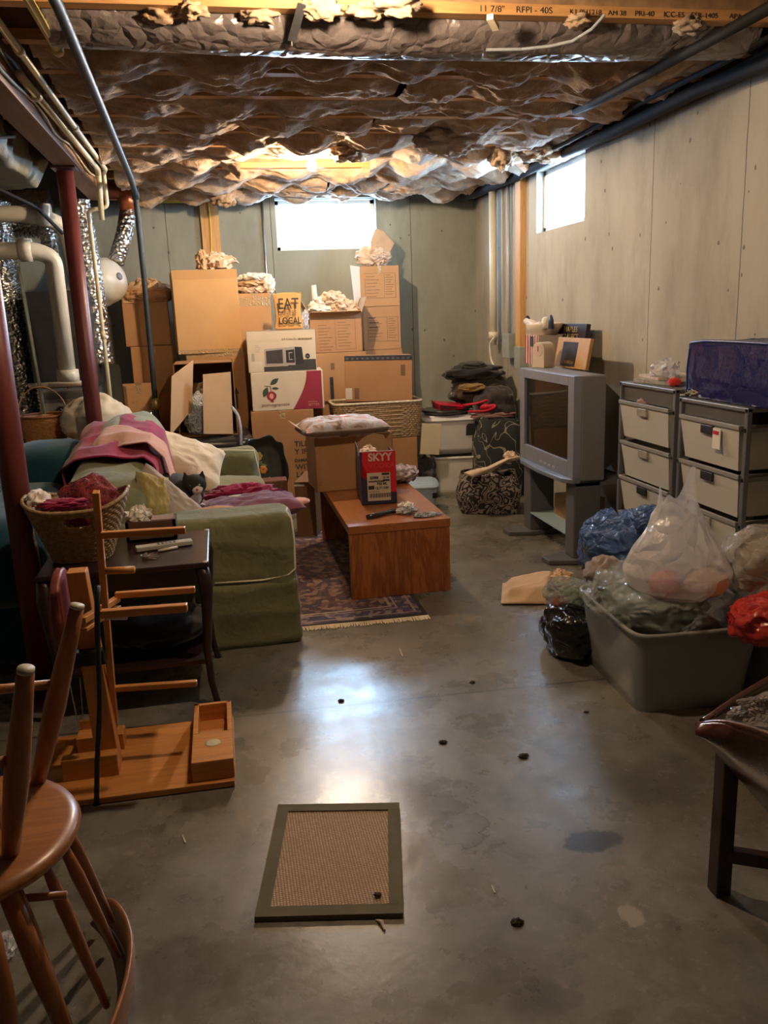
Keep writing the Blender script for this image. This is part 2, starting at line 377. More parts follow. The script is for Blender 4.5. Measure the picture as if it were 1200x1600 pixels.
child_ = MB().bx(-.6, .02, BY-.04, BY, 2.5, 2.58); child_.build('trim_1', FOAM, kind='structure')
MB().bx(RX-.03, RX, YF, BY, 2.5, 2.54).build('trim_2', plain('sill_plate', (.12, .09, .06), .9), kind='structure')
# ---- joists
LVL = wood('joist_wood', (.55, .3, .11), (.42, .2, .07), 5, 'X', .6, 14)
ORD = ['first', 'second', 'third', 'fourth', 'fifth', 'sixth', 'seventh', 'eighth', 'ninth', 'tenth', 'eleventh', 'twelfth', 'thirteenth', 'fourteenth']
JY = [3.28+.4*k for k in range(12)]
RED = plain('red_print', (.45, .05, .03), .7, .1); BLK = plain('black_print', (.03, .025, .02), .7, .1)
JZ = 2.555
joists = []
for i, y in enumerate([JY[0]-1.6, JY[0]-1.2, JY[0]-.8, JY[0]-.4]+JY):
    n = ORD[i-4] if i >= 4 else None
    lab = f'engineered wood ceiling joist, {n} one counted from the lettered joist' if i > 4 else 'engineered ceiling joist with black stamped lettering along its lower flange'
    if i < 4: lab = 'engineered ceiling joist above and behind the camera position'
    t = thing('ceiling_joist', lab, 'joist', (.85, y, JZ), 'floor joists overhead')
    if i < 4: t['label'] = f'engineered ceiling joist overhead, {ORD[3-i]} one toward the camera from the lettered joist'
    child('flange', MB().bx(-.7, RX-.02, y-.03, y+.03, JZ, JZ+.038), LVL, t)
    child('flange', MB().bx(-.7, RX-.02, y-.03, y+.03, ZC-.04, ZC-.001), LVL, t)
    child('web', MB().bx(-.7, RX-.02, y-.006, y+.006, JZ+.038, ZC-.04), OSB, t)
    joists.append(t)
    if i == 4:
        for s_, px, sz in (('11 7/8"', 748, .03), ('RFPI - 40S', 806, .03), ('K1 0H1218', 890, .024), ('AM 38', 950, .024), ('PRI-40', 992, .026), ('ICC-ES', 1037, .026), ('ESR-1405', 1080, .026), ('APA', 1140, .026)):
            p = fl(px, 8, JZ); text(s_, sz, BLK, t, Matrix.Translation((atY(px, 12, y-.031).x, y-.031, JZ+.008)) @ FRONT, 'stamped_text', sx=1.15)
# ---- insulation
def insul_mat():
    m, nt, b = newmat('fibreglass'); v = coords(nt, 'World')
    f = noi(nt, v, 7, 8, .65, .8)
    c = ramp(nt, f, [(.25, (.2, .12, .07)), (.5, (.44, .28, .155)), (.72, (.68, .5, .31))])
    c = mix(nt, ramp(nt, noi(nt, v, 2.3, 4), [(.5, (0, 0, 0)), (.7, (.7,)*3)]), c, (.5, .46, .42))
    L(nt, c, b.inputs['Base Color']); b.inputs['Roughness'].default_value = .8; b.inputs['Sheen Weight'].default_value = .3
    b.inputs['Specular IOR Level'].default_value = .25
    bump(nt, b, noi(nt, v, 28, 8, .7, 1.), .8, .02); return m
INS = insul_mat()
def batt(i, y0, y1, xa, xb, base, amp, lab):
    yc = (y0+y1)/2; hw = (y1-y0)/2-.008
    nu = int((xb-xa)/.014); nv = 26; k = .42
    def fn(u, v):
        x = xa+(xb-xa)*u; w = v*2-1
        a = x/k+i*.37+.45*nz((x, i, 0), 1.1, 3)
        sc = abs(math.sin(PI*a))**1.4; env = .6+.8*(nz((x*.9, i*3.1, 1), 1., 9)+.3)
        prof = max(0., 1-abs(w)**3.2)**.5
        sag = (base+amp*(.25+.75*sc)*max(.15, env))*prof
        asym = w-.35*sc
        z = JZ+.05-sag-.022*prof*ridge((x, w*.35, i), 4., 2)-.014*prof*ridge((x, w*.2, i), 11., 4)-.006*nz((x, w*.3, i), 36., 4)
        yy = yc+hw*w*(1.04 if abs(w) < .97 else 1.)-.05*prof*(sag/.15)*(1-abs(w))+.02*nz((x, w, i), 6., 8)*prof
        lim = y0+.012 if z > JZ-.002 else -99
        return (x, max(yy, lim), z)
    m = MB().grid(fn, nu, nv)
    m.build('insulation_batt', INS, smooth=True, label=lab, cat='insulation', group='fibreglass batts between the joists')
for k in range(1, 11):
    y0, y1 = JY[k]+.01, JY[k+1]-.01
    far = max(0, k-6)*.012
    xr = RX-.12
    xl = -.62
    if k == 7: parts = [(xl, .25), (1.15, xr)]
    elif k in (2, 4, 9): parts = [(xl, .95), (.97, xr)]
    else: parts = [(xl, xr)]
    for j, (xa, xb) in enumerate(parts):
        side = '' if len(parts) == 1 else (', left-hand length' if j == 0 else ', right-hand length')
        batt(k+j*.5, y0, y1, xa, xb, .012+far*.6, .085+far, f'sagging tan fibreglass batt in the {ORD[k]} bay behind the lettered joist{side}')
# torn loose tufts hanging at the back
for q, (px, py, Y, rx_, rz_, lab) in enumerate([
    (352, 298, 7.5, .15, .12, 'loose pinkish insulation flap hanging above the tall carton pile by the stud'),
    (470, 296, 7.6, .26, .06, 'loose insulation roll drooping over the back window, left of its middle'),
    (640, 288, 7.55, .28, .07, 'loose insulation drooping right of the back window top'),
    (785, 240, 6.4, .09, .10, 'orange-brown insulation clump dangling by the corner pipe'),
    (700, 215, 6.3, .22, .1, 'bulging tan insulation clump left of the dangling orange one'),
    (545, 235, 6.6, .13, .07, 'insulation tuft glowing beside the far bare bulb'),
    (855, 235, 6.2, .2, .07, 'bluish-lit plastic-faced insulation near the right window')]):
    c = atY(px, py, Y)
    if c.z > JZ-.02: c = fl(px, py, JZ-.03) if fl(px, py, JZ-.03).y < BY-.15 else Vector((c.x, Y, JZ-.03))
    MB().blob(c, (rx_, .12, rz_), 64, 34, .25, 2.2, .28, 3.0, q*3.1).build('insulation_tuft', INS, smooth=True, label=lab, cat='insulation')
# small torn scraps near the lettered joist
for q, (px, py, s_) in enumerate([(255, 30, .05), (300, 22, .04), (405, 30, .05), (500, 20, .06), (620, 12, .06), (905, 38, .04), (1075, 45, .05), (575, 22, .05)]):
    c = fl(px, py-6, JZ-.01); s_ *= .62
    MB().blob(c, (s_*1.9, .04, s_*.9), 40, 24, .7, 2.0, .2, 3.2, q*7.7).build('insulation_scrap', INS, smooth=True, cat='insulation', group='torn insulation scraps by the duct',
        label=['small torn insulation scrap hanging above the left end of the duct', 'torn insulation scrap second from the duct left end', 'torn insulation strand left of the metal strap', 'torn insulation clump right of the metal strap', 'brightly lit insulation clump beneath the near bulb', 'small insulation scrap stuck beside the cable loop on the duct', 'insulation scrap at the black cable on the duct right end', 'brightly lit insulation scrap left of the near bulb'][q])
# ---- panned duct wrapped in plastic
DU = film('duct_wrap', (.14, .115, .11), 1., .3, .8, 11)
def dfn(u, v):
    x = -.5+2.75*u; a = 2*PI*v
    k = 1+.05*nz((x, math.cos(a), math.sin(a)), 6, 3)+.04*ridge((x*2, math.cos(a), math.sin(a)), 3, 1)
    return (x, 3.475+.155*math.cos(a)*k, 2.585+.095*math.sin(a)*k-.02*math.sin(PI*u))
dt = thing('duct', 'dark plastic-wrapped air duct running under the joists near the top', 'duct', (.85, 3.475, 2.49))
child('duct_sleeve', MB().grid(dfn, 150, 40, cv=True), DU, dt, smooth=True)
GALV = plain('galvanised_steel', (.36, .37, .39), .35, .15, 20, .1, 40, metal=.9)
def strap(pxs, lab, w=.022):
    m = MB(); pts = [fl(x, y, z) for x, y, z in pxs]
    for a_, b_ in zip(pts[:-1], pts[1:]): m.bar(a_, b_, w, .003, (0, 1, 0))
    m.build('duct_strap', GALV, label=lab, cat='strap')
m = MB()
m.bar((fl(472, 6, 2.545)), (fl(456, 64, 2.475)), .03, .004, (0, 1, .3)); m.bar(fl(456, 64, 2.475), fl(450, 60, 2.5), .03, .004, (0, 1, .3))
m.build('duct_strap', GALV, label='grey perforated metal strap holding up the wrapped duct', cat='strap')
cab = plain('clear_cable', (.3, .33, .36), .2, .05, spec=.8)
MB().tube([fl(x, y, z) for x, y, z in ((945, 23, 2.54), (925, 45, 2.5), (895, 64, 2.478), (860, 72, 2.473), (815, 77, 2.472), (760, 78, 2.47))], .006, 8).build('plastic_tubing', cab, label='pale plastic tubing looped against the wrapped duct', cat='tubing')
MB().bar(fl(764, 28, 2.515)+Vector((0, -.012, 0)), fl(775, 44, 2.50), .025, .02).build('paper_tag', plain('tag_cream', (.8, .7, .5), .8), label='small cream paper tag stuck on the wrapped duct', cat='tag')
# ---- black cable bundles along the right wall
BC = plain('black_cable', (.01, .01, .011), .75, .2, spec=.2)
for pts, r, lab in (
    ([fl(1215, 5, 2.47), fl(1130, 52, 2.48), fl(1040, 100, 2.47), fl(985, 130, 2.48), fl(930, 160, 2.48), fl(900, 172, 2.53)], .022, 'black cable bundle strung diagonally under the joists'),
    ([(2.36, 2.6, 2.47), (2.33, 3.3, 2.45), (2.37, 4., 2.49), (2.34, 4.8, 2.47), (2.37, 5.6, 2.5), (2.36, 6.6, 2.49), (2.3, 7.7, 2.5)], .035, 'thick black conduit sagging along the top of the right wall'),
    ([(2.28, 2.8, 2.53), (2.24, 3.6, 2.5), (2.29, 4.4, 2.53), (2.27, 5.3, 2.51), (2.3, 6.2, 2.53)], .014, 'thin black cable beside the thick conduit on the right')):
    MB().tube(pts, r, 10).build('cable', BC, smooth=True, label=lab, cat='cable')
# ---- bulbs
POR = plain('porcelain', (.8, .78, .74), .3, .03, bst=0)
def bulb(x, y, z, power, lab):
    t = thing('ceiling_lamp', lab, 'lamp', (x, y, z))
    child('lamp_holder', MB().lathe((x, y, z+.04), [(.035, 0), (.055, .02), (.055, .055), (.04, .06)], 24), POR, t, smooth=True)
    m, nt, b = newmat('bulb_glow'); b.inputs['Base Color'].default_value = (1, .9, .7, 1)
    b.inputs['Emission Color'].default_value = (1, .74, .48, 1); b.inputs['Emission Strength'].default_value = power
    child('bulb', MB().lathe((x, y, z-.045), [(.002, 0), (.018, .005), (.029, .022), (.031, .038), (.024, .062), (.014, .085)], 20), m, t, smooth=True)
bulb(.70, 5.80, 2.47, FAR_BULB, 'bare light bulb glowing among the insulation near the back window')
bulb(.49, 2.68, 2.50, NEAR_BULB, 'bare ceiling bulb over the middle of the floor')
bulb(-1.9, 4.2, 2.5, UNSEEN_BULB, 'unseen bare bulb beyond the frame, lighting the furnace corner')  # unseen bulb beyond the frame; brightens the furnace corner
# ---- beam and posts
BW = wood('beam_wood', (.33, .185, .09), (.22, .11, .05), 4, 'Y', .65, 14)
MB().bx(-.87, -.735, 2.5, 7.05, 2.43, 2.60).build('support_beam', BW, bevel=.004, label='brown wooden main beam resting on the red posts', cat='beam')
MB().bx(-.87, -.735, YF, 2.5, 2.43, 2.60).build('support_beam', BW, bevel=.004, label='wooden main beam length overhead nearer the camera', cat='beam')
PR = plain('red_oxide_paint', (.135, .03, .027), .42, .15, 6, .08, 20)
def post(x, y, lab):
    t = thing('steel_post', lab, 'post', (x, y, 0))
    child('post_tube', MB().lathe((x, y, .01), [(.05, 0), (.05, 2.40)], 32), PR, t, smooth=True)
    child('base_plate', MB().bx(x-.08, x+.08, y-.08, y+.08, 0, .01), PR, t)
    child('cap_plate', MB().bx(x-.07, x+.07, y-.08, y+.08, 2.418, 2.43), PR, t)
post(-.82, 3.42, 'dark red steel post nearest, beside the wicker laundry basket')
post(-.82, 5.64, 'dark red steel post standing behind the green sofa')
# ---- cables and pipes on the beam
CW = plain('cable_jacket', (.45, .38, .25), .5, .2); GR = plain('grey_cable', (.12, .12, .13), .5, .2)
for q, (z0, amp, mt, lab) in enumerate(((2.54, .015, GR, 'dark grey electrical cable stapled high along the beam side'), (2.52, .02, GR, 'dark grey cable stapled midway along the beam side'), (2.475, .018, CW, 'tan electrical cable stapled low along the beam side'))):
    pts = [(-.725+.004*math.sin(k*2.1+q), 2.6+.22*k, z0+amp*math.sin(k*1.3+q*2)) for k in range(20)]
    MB().tube(pts, .007, 8).build('cable', mt, smooth=True, label=lab, cat='cable')
CP = plain('cream_pipe', (.62, .55, .37), .4, .08); WPV = plain('white_pipe', (.68, .64, .52), .35, .06)
def pipe(name, pts, r, mt, lab, cat='pipe', joints=(), jn='coupling'):
    t = thing(name, lab, cat, pts[0]); t.location.z = min(p[2] for p in pts)
    t.location = Vector((pts[0][0], pts[0][1], min(Vector(p).z for p in pts)))
    child('pipe_run', MB().tube(pts, r, 14), mt, t, smooth=True)
    for a, b in joints: child(jn, MB().tube([a, b], r*1.35, 14), mt, t, smooth=True)
    return t
def rnd(pts, r=.05, n=5):
    """round the corners of a pipe run"""
    pts = [Vector(p) for p in pts]; out = [pts[0]]
    for i in range(1, len(pts)-1):
        a, b, c = pts[i-1], pts[i], pts[i+1]; rr = min(r, (a-b).length*.45, (c-b).length*.45)
        p, q = b+(a-b).normalized()*rr, b+(c-b).normalized()*rr
        for k in range(n+1): t = k/n; out.append(p*(1-t)**2+b*2*t*(1-t)+q*t*t)
    out.append(pts[-1]); return out
x1 = -.64; 
pipe('water_pipe', rnd([(x1, YF+.1, 2.51), (x1, 6.2, 2.51), (x1-.03, 6.35, 2.51), (x1-.03, 6.35, 2.29), (-.80, 6.35, 2.27), (-.80, 6.4, 1.7), (-.80, 6.4, .05)], .03), .014, CP, 'cream water pipe following the beam then dropping to the furnace', joints=[((x1, 3.6, 2.51), (x1, 3.65, 2.51)), ((x1, 4.9, 2.51), (x1, 4.95, 2.51)), ((-.80, 6.4, 1.4), (-.80, 6.4, 1.45))])
pipe('water_pipe', rnd([(-.70, 3.9, 2.5), (-.68, 6.1, 2.5), (-.7, 6.3, 2.5), (-.71, 6.3, 2.2)], .03), .018, CP, 'thicker cream pipe tight against the beam side', joints=[((-.70, 4.2, 2.5), (-.70, 4.26, 2.5))])
pipe('water_pipe', rnd([(-.5, YF+.1, 2.51), (-.5, 3.66, 2.51), (-.5, 3.7, 2.56)], .03), .016, plain('yellow_pipe', (.7, .6, .22), .4, .05), 'yellowish water pipe with an elbow ending near the duct', joints=[((-.5, 3.58, 2.51), (-.5, 3.63, 2.51))])
BI = plain('black_iron', (.025, .03, .035), .5, .2, metal=.1, spec=.35)
bt = pipe('gas_pipe', rnd([(-.40, YF+.1, 2.49), (-.41, 3.1, 2.49), (-.47, 6.0, 2.43), (-.50, 6.7, 2.42), (-.50, 6.7, 1.8), (-.51, 6.7, .55), (-.51, 6.7, .5)], .03), .02, BI, 'black iron gas pipe crossing the ceiling and dropping before the cartons', joints=[((-.50, 6.7, 2.38), (-.50, 6.7, 2.47)), ((-.51, 6.7, .72), (-.51, 6.7, .8))])
child('tee_branch', MB().tube([(-.75, 6.66, .73), (-.5, 6.7, .745)], .018, 10), BI, bt, smooth=True)
child('valve', MB().lathe((-.505, 6.7, .84), [(.02, 0), (.032, .02), (.032, .06), (.02, .09)], 12), plain('brass', (.5, .35, .12), .35, .1, metal=.8), bt, smooth=True)
pipe('drain_pipe', [(2.37, 7.1, 2.5), (2.37, 7.1, 1.2)], .032, WPV, 'cream vertical plastic pipe on the right wall near the corner', joints=[((2.37, 7.1, 1.25), (2.37, 7.1, 1.31))])
pipe('conduit', [(2.425, 6.86, 2.5), (2.425, 6.86, 1.2)], .012, plain('grey_conduit', (.4, .41, .4), .4, .05), 'slim grey conduit between the cream pipe and the wall stud')
PINE = wood('pine_stud', (.62, .35, .13), (.5, .25, .08), 5, 'Z', .6, 12)
MB().bx(2.40, 2.449, 6.52, 6.63, 1.2, 2.5).build('wall_stud', PINE, label='orange pine stud fixed to the right wall beside the window', cat='stud')
s0 = thing('wall_stud', 'wide pine board on the back wall behind the cartons', 'stud', (0.02, 7.82, 1.0))
child('board', MB().bx(-.055, .1, 7.81, 7.849, 1.0, 2.52), PINE, s0)
child('wire', MB().tube([(.02+.006*math.sin(k), 7.8, 2.5-.1*k) for k in range(14)], .006, 8), plain('yellow_wire', (.75, .5, .08), .5), s0, smooth=True)
pipe('conduit', [(.485, 7.83, 2.5), (.485, 7.83, 1.2)], .011, GALV, 'thin metal conduit on the back wall left of the window')
eb = thing('electrical_box', 'grey electrical outlet box on the right wall behind the television', 'electrical box', (2.4, 6.75, 1.1))
child('box_body', MB().bx(2.36, 2.448, 6.68, 6.84, 1.1, 1.3), plain('box_grey', (.3, .33, .29), .5), eb, bevel=.005)
child('box_cover', MB().bx(2.37, 2.448, 6.45, 6.58, 1.02, 1.2), plain('box_grey', (.3, .33, .29), .5), eb, bevel=.005)
MB().tube(rnd([(2.33, 6.95, 1.27), (2.3, 7.0, 1.22), (2.31, 7.0, 1.08), (2.3, 6.8, .98)], .05), .008, 8).build('power_cord', plain('white_cord', (.7, .68, .6), .5), smooth=True, label='white power cord curling down from the corner outlet', cat='cord')
# ============================================================ FURNACE CORNER
FO = foil('foil', (.72, .7, .66), .28, 34, .8); DKM = plain('furnace_dark', (.035, .033, .03), .5, .2)
FG = plain('furnace_grey', (.16, .165, .155), .45, .1, metal=.3)
t = thing('furnace', 'grey furnace with a small nameplate behind the far red post', 'furnace', (-1.1, 6.75, 0))
child('lower_cabinet', MB().bx(-1.3, -.93, 6.45, 7.1, 0, 1.05), FG, t, bevel=.01)
child('upper_cabinet', MB().bx(-1.36, -.9, 6.62, 7.2, 1.05, 1.75), DKM, t, bevel=.01)
child('blower_panel', MB().bx(-1.27, -.96, 6.435, 6.45, .6, .98), plain('furnace_panel', (.2, .2, .185), .45), t, bevel=.004)
np_ = child('nameplate', MB().bx(-1.17, -1.03, 6.425, 6.435, .87, .93), plain('plate_black', (.02, .02, .02), .4), t)
WHT = plain('white_print', (.7, .68, .62), .6, .03)
text('YORK', .045, WHT, t, Matrix.Translation((-1.16, 6.424, .885)) @ FRONT, 'nameplate_text')
child('condensate_pipe', MB().tube(rnd([(-1.35, 6.4, 1.09), (-.93, 6.4, 1.09), (-.9, 6.4, 1.0), (-.86, 6.4, .95)], .03), .02, 12), WPV, t, smooth=True)
q = atY(92, 420, 6.2)
pipe('intake_pipe', rnd([(-2.6, 6.1, 1.98), (-1.15, 6.15, 2.0), (-1.04, 6.2, 1.95), (-1.05, 6.25, 1.12)], .13, 8), .056, WPV, 'fat white plastic pipe bending down into the furnace', joints=[((-1.24, 6.15, 2.0), (-1.16, 6.15, 2.0)), ((-1.05, 6.25, 1.2), (-1.05, 6.25, 1.12))])
pipe('exhaust_pipe', rnd([(-2.6, 6.5, 2.28), (-1.2, 6.5, 2.27), (-1.0, 6.6, 2.2), (-.98, 6.7, 1.75)], .12, 8), .056, WPV, 'upper fat white plastic pipe running left below the ducts', joints=[((-1.15, 6.5, 2.27), (-1.08, 6.5, 2.26))])
def flex(name, pts, r, mt, lab, cat='duct', n=20, amp=.1, per=.03):
    pts = rnd(pts, .12, 8); P = [Vector(pts[0])]
    for a, b in zip(pts[:-1], pts[1:]):
        a, b = Vector(a), Vector(b); k = max(1, int((b-a).length/(per/2)))
        for i in range(1, k+1): P.append(a.lerp(b, i/k))
    rs = [r*(1+amp*(.5*math.cos(PI*i)+.6*nz((i*.21, 0, r), 3.))) for i in range(len(P))]
    return MB().tube(P, rs, n).build(name, mt, smooth=True, label=lab, cat=cat)
flex('flexible_duct', [(-1.55, 6.9, 2.4), (-1.55, 6.9, 1.4), (-1.5, 6.9, .3)], .13, FO, 'crinkled foil duct standing left of the furnace')
flex('flexible_duct', [(-1.22, 7.1, 2.4), (-1.2, 7.1, 1.9), (-1.14, 6.75, 1.35)], .06, FO, 'narrow crinkled foil duct left of the fat white pipe')
flex('flexible_duct', [(-.93, 6.85, 2.4), (-.9, 6.85, 1.9), (-.88, 6.8, 1.2)], .085, FO, 'crinkled foil duct directly behind the far red post')
t = thing('foil_elbow', 'silver duct with an orange taped elbow at the back left corner', 'duct', (-.68, 7.3, 1.95))
child('duct_run', MB().tube([(-.60, 7.3, 2.43), (-.66, 7.28, 2.2), (-.74, 7.2, 1.98)], .065, 20), FO, t, smooth=True)
child('taped_elbow', MB().tube(rnd([(-.9, 7.3, 2.53), (-.62, 7.3, 2.53), (-.61, 7.3, 2.38)], .09), .072, 20), plain('orange_tape', (.35, .1, .04), .3, .4, 20, .5, 30, metal=.5), t, smooth=True)
flex('round_duct', [(-1.6, 7.3, 2.36), (-1.2, 7.3, 2.36)], .17, FO, 'foil wrapped round duct high at the left edge')
EN = plain('white_enamel', (.62, .6, .53), .35, .06)
t = thing('expansion_tank', 'off-white drum-shaped tank mounted high behind the far red post', 'tank', (-.86, 7.15, 1.62))
T = Matrix.Translation((-.88, 7.2, 1.82)) @ Euler((0, math.radians(72), math.radians(-35))).to_matrix().to_4x4()
child('tank_shell', MB(T).lathe((0, 0, 0), [(.02, -.2), (.12, -.19), (.175, -.13), (.18, -.05), (.185, -.045), (.185, -.03), (.18, -.025), (.18, .08), (.16, .14), (.1, .19), (.02, .205)], 36), EN, t, smooth=True)
child('tank_port', MB(T).lathe((.02, 0, 0), [(.03, .195), (.03, .212)], 16), plain('port_grey', (.2, .2, .2), .5), t, smooth=True)
# duct trunk with dirty cover left of the beam
MB().tube(rnd([(-1.6, 4.0, 2.40), (-1.3, 4.8, 2.33), (-1.0, 5.6, 2.2), (-.95, 6.1, 2.1)], .1), .012, 8).build('cable', BC, smooth=True, label='black cable drooping under the wrapped duct trunk', cat='cable')
MB().tube(rnd([(-1.5, 4.0, 2.40), (-1.2, 4.4, 2.34), (-.9, 4.7, 2.42)], .1), .008, 8).build('cable', BC, smooth=True, label='short black cable hooked to the beam near the far post', cat='cable')
pipe('conduit', [(-1.27, 6.2, 1.9), (-1.24, 6.25, .9)], .012, plain('copper_green', (.35, .4, .32), .4, .2), 'thin pale pipe between the two foil ducts')
pipe('copper_line', [(-1.13, 6.42, 1.9), (-1.1, 6.5, 1.04)], .009, plain('copper', (.5, .2, .09), .35, .2, metal=.8), 'thin copper line beside the fat white pipe')
# ============================================================ WICKER HELPERS
def wick(name, c1=(.42, .27, .12), c2=(.22, .12, .05)):
    if name in MC: return MC[name]
    m, nt, b = newmat(name); v = coords(nt)
    L(nt, ramp(nt, noi(nt, v, 60, 3), [(.3, c2), (.65, c1)]), b.inputs['Base Color']); b.inputs['Roughness'].default_value = .6
    bump(nt, b, noi(nt, v, 160, 3), .5, .003); MC[name] = m; return m
WK = wick('wicker_honey'); WK2 = wick('wicker_gold', (.36, .25, .12), (.17, .1, .045))
def weave(u, v, nU, nV, amp):
    row = math.floor(v*nV); fv = v*nV-row
    return amp*math.sin(PI*fv)*(.55+.45*math.sin(2*PI*(u*nU)+PI*row))
def sup(th, a, b, e=.5):
    c, s = math.cos(th), math.sin(th)
    return Vector((a*math.copysign(abs(c)**e, c), b*math.copysign(abs(s)**e, s), 0))
def wicker_wall(c, a0, b0, a1, b1, h, nU=18, nV=16, amp=.006, e=.5, rz=0, nu=144, rim=None):
    c = Vector(c); R = Matrix.Rotation(rz, 3, 'Z')
    def fn(u, v):
        th = 2*PI*u; p = sup(th, a0+(a1-a0)*v, b0+(b1-b0)*v, e); n = Vector((math.cos(th), math.sin(th), 0))
        p = p+n*weave(u, v, nU, nV, amp); zz = h*v+(rim(th)*v if rim else 0)
        return R @ p + c + Vector((0, 0, zz))
    return MB().grid(fn, nu, nV*5, cu=True)
def ring(c, a, b, r, e=.5, rz=0, rim=None, n=64, a0=0, a1=2*PI):
    c = Vector(c); R = Matrix.Rotation(rz, 3, 'Z')
    pts = [R @ sup(a0+(a1-a0)*k/n, a, b, e)+c+Vector((0, 0, rim(a0+(a1-a0)*k/n) if rim else 0)) for k in range(n+1)]
    return MB().tube(pts, r, 8)
# orange round basket and lampshade-like thing on shelf
SH = wood('shelf_wood', (.5, .3, .13), (.38, .2, .08), 5, 'X', .6)
MB().bx(-1.75, -.92, 6.0, 6.4, 0, .7).build('storage_chest', SH, bevel=.01, label='pale wooden chest holding the round basket near the furnace', cat='chest')
OB = wick('wicker_orange', (.5, .25, .09), (.36, .16, .05))
t = thing('round_basket', 'orange-brown round splint basket with a thin hoop handle near the furnace', 'basket', (-1.24, 6.2, .70))
child('basket_wall', wicker_wall((-1.24, 6.2, .702), .13, .13, .165, .165, .19, 14, 14, .003, 1.), OB, t, smooth=True, solid=.006)
child('rim', ring((-1.24, 6.2, .895), .168, .168, .009, 1.), wick('rim_brown', (.3, .12, .05), (.2, .07, .03)), t, smooth=True)
child('handle', MB().tube([(-1.24+.165*math.cos(a), 6.2, .895+.2*math.sin(a)) for a in [PI*k/14 for k in range(15)]], .004, 6), OB, t, smooth=True)
t = thing('small_basket', 'small tan handled basket in front of the round orange one', 'basket', (-1.06, 5.9, .7))
t.location = (-1.02, 5.85, .62)
child('basket_wall', wicker_wall((-1.02, 5.85, .62), .09, .07, .11, .09, .12, 12, 10, .003, .6), WK, t, smooth=True, solid=.006)
child('handle', ring((-1.02, 5.85, .745), .11, .09, .009, .6), WK, t, smooth=True)
MB().bx(-1.3, -.88, 5.72, 5.98, 0, .62).build('carton', card('card_pale', (.5, .33, .17)), label='plain pale carton under the small tan basket', cat='box')
LS = plain('ivory_cloth', (.62, .55, .42), .8, .06)
MB().blob((-.86, 6.02, .85), (.24, .2, .18), 48, 30, .12, 2, .12, 2.5, 3, flat=.7).build('ivory_bundle', LS, smooth=True, label='ivory cloth bundle behind the foot of the far red post', cat='cloth')
MB().bx(-.86-.2, -.6, 5.85, 6.25, 0, .7).build('carton', card('card_deep_brown', (.3, .18, .09)), label='dark brown carton carrying the ivory cloth bundle', cat='box')  # plain dark brown card
# ============================================================ SOFA
GRN = fabric('green_slipcover', (.175, .18, .095), .14, .55); GRL = fabric('green_seat_cloth', (.25, .28, .2), .1, .4)
def pillow(name, lab, c, w, d, th, eul, mt, cat='pillow', pipe_=None, sag=.0, seed=0., cornr=.06, parent=None):
    R = Euler([math.radians(a) for a in eul]).to_matrix(); c = Vector(c)
    def fn(sgn):
        def f(u, v):
            a, b = u*2-1, v*2-1
            k = 1-cornr*(1-abs(b)**2)*1.2; k2 = 1-cornr*(1-abs(a)**2)*1.2
            h = th/2*(max(0, (1-a**4))*max(0, (1-b**4)))**.55
            wr = .012*ridge((a, b, seed), 2.2, seed)*min(1, h*30)*sgn+.006*nz((a*3, b*3, seed), 2)
            p = Vector((a*w/2*k, b*d/2*k2, sgn*h+wr*.9+sag*(a*a+b*b)))
            return R @ p+c
        return f
    m = MB().grid(fn(1), 34, 34); m.grid(fn(-1), 34, 34)
    if parent: return child(name, m, mt, parent, smooth=True)
    return m.build(name, mt, smooth=True, label=lab, cat=cat)
sofa = thing('sofa', 'sofa in a wrinkled olive green slipcover with white piping', 'sofa', (-.2, 4.65, 0))
Y0, Y1 = 3.72, 5.72
def softbox(x0, x1, y0, y1, z0, z1, r=.06, seed=0., amp=.012, n=30, top=None):
    """padded block with soft corners and fabric unevenness"""
    cx, cy, cz = (x0+x1)/2, (y0+y1)/2, (z0+z1)/2; hx, hy, hz = (x1-x0)/2, (y1-y0)/2, (z1-z0)/2
    m = MB()
    def mapf(p):
        q = Vector((max(-hx+r, min(hx-r, p.x)), max(-hy+r, min(hy-r, p.y)), max(-hz+r, min(hz-r, p.z))))
        d = p-q; o = q+(d.normalized()*r if d.length > 1e-6 else d)
        n_ = nz((o.x+cx, o.y+cy, (o.z+cz)*.7), 3.2, seed)*amp+amp*.7*ridge((o.x*.8, o.y*.8, o.z*1.6), 4., seed)
        nn = d.normalized() if d.length > 1e-6 else Vector((0, 0, 0))
        w = o+nn*n_+Vector((cx, cy, cz))
        if top: w = top(w)
        if w.z < z0+.004: w.z = z0
        return w
    for ax in range(3):
        a, b = [(1, 2), (2, 0), (0, 1)][ax]; H = (hx, hy, hz)
        for s_ in (-1, 1):
            def f(u, v):
                p = [0, 0, 0]; p[ax] = s_*H[ax]; p[a] = (u*2-1)*H[a]; p[b] = (v*2-1)*H[b]; return mapf(Vector(p))
            m.grid(f, n, n)
    return m
def rise(w):
    return w+Vector((0, 0, .17*max(0, (w.z-.35)/.4)*min(1, max(0, (w.y-3.75)/1.3))))
child('near_arm', softbox(-.62, .27, Y0, Y0+.24, .0, .625, .05, 1, .012, 44), GRN, sofa, smooth=True)
child('far_arm', softbox(-.5, .2, Y1-.24, Y1, .0, .66, .07, 4, .014, 36, top=lambda w: w+Vector((0, 0, .1*max(0, (w.z-.3))*max(0, .2-w.x)))), GRN, sofa, smooth=True)
child('seat_base', softbox(-.5, .22, Y0+.2, Y1-.2, .0, .33, .04, 5, .01), GRN, sofa, smooth=True)
child('seat_cushion', softbox(-.42, .24, Y0+.24, 4.72, .32, .50, .07, 8, .012), GRL, sofa, smooth=True)
child('seat_cushion', softbox(-.42, .24, 4.72, Y1-.24, .32, .51, .07, 9, .012), GRL, sofa, smooth=True)
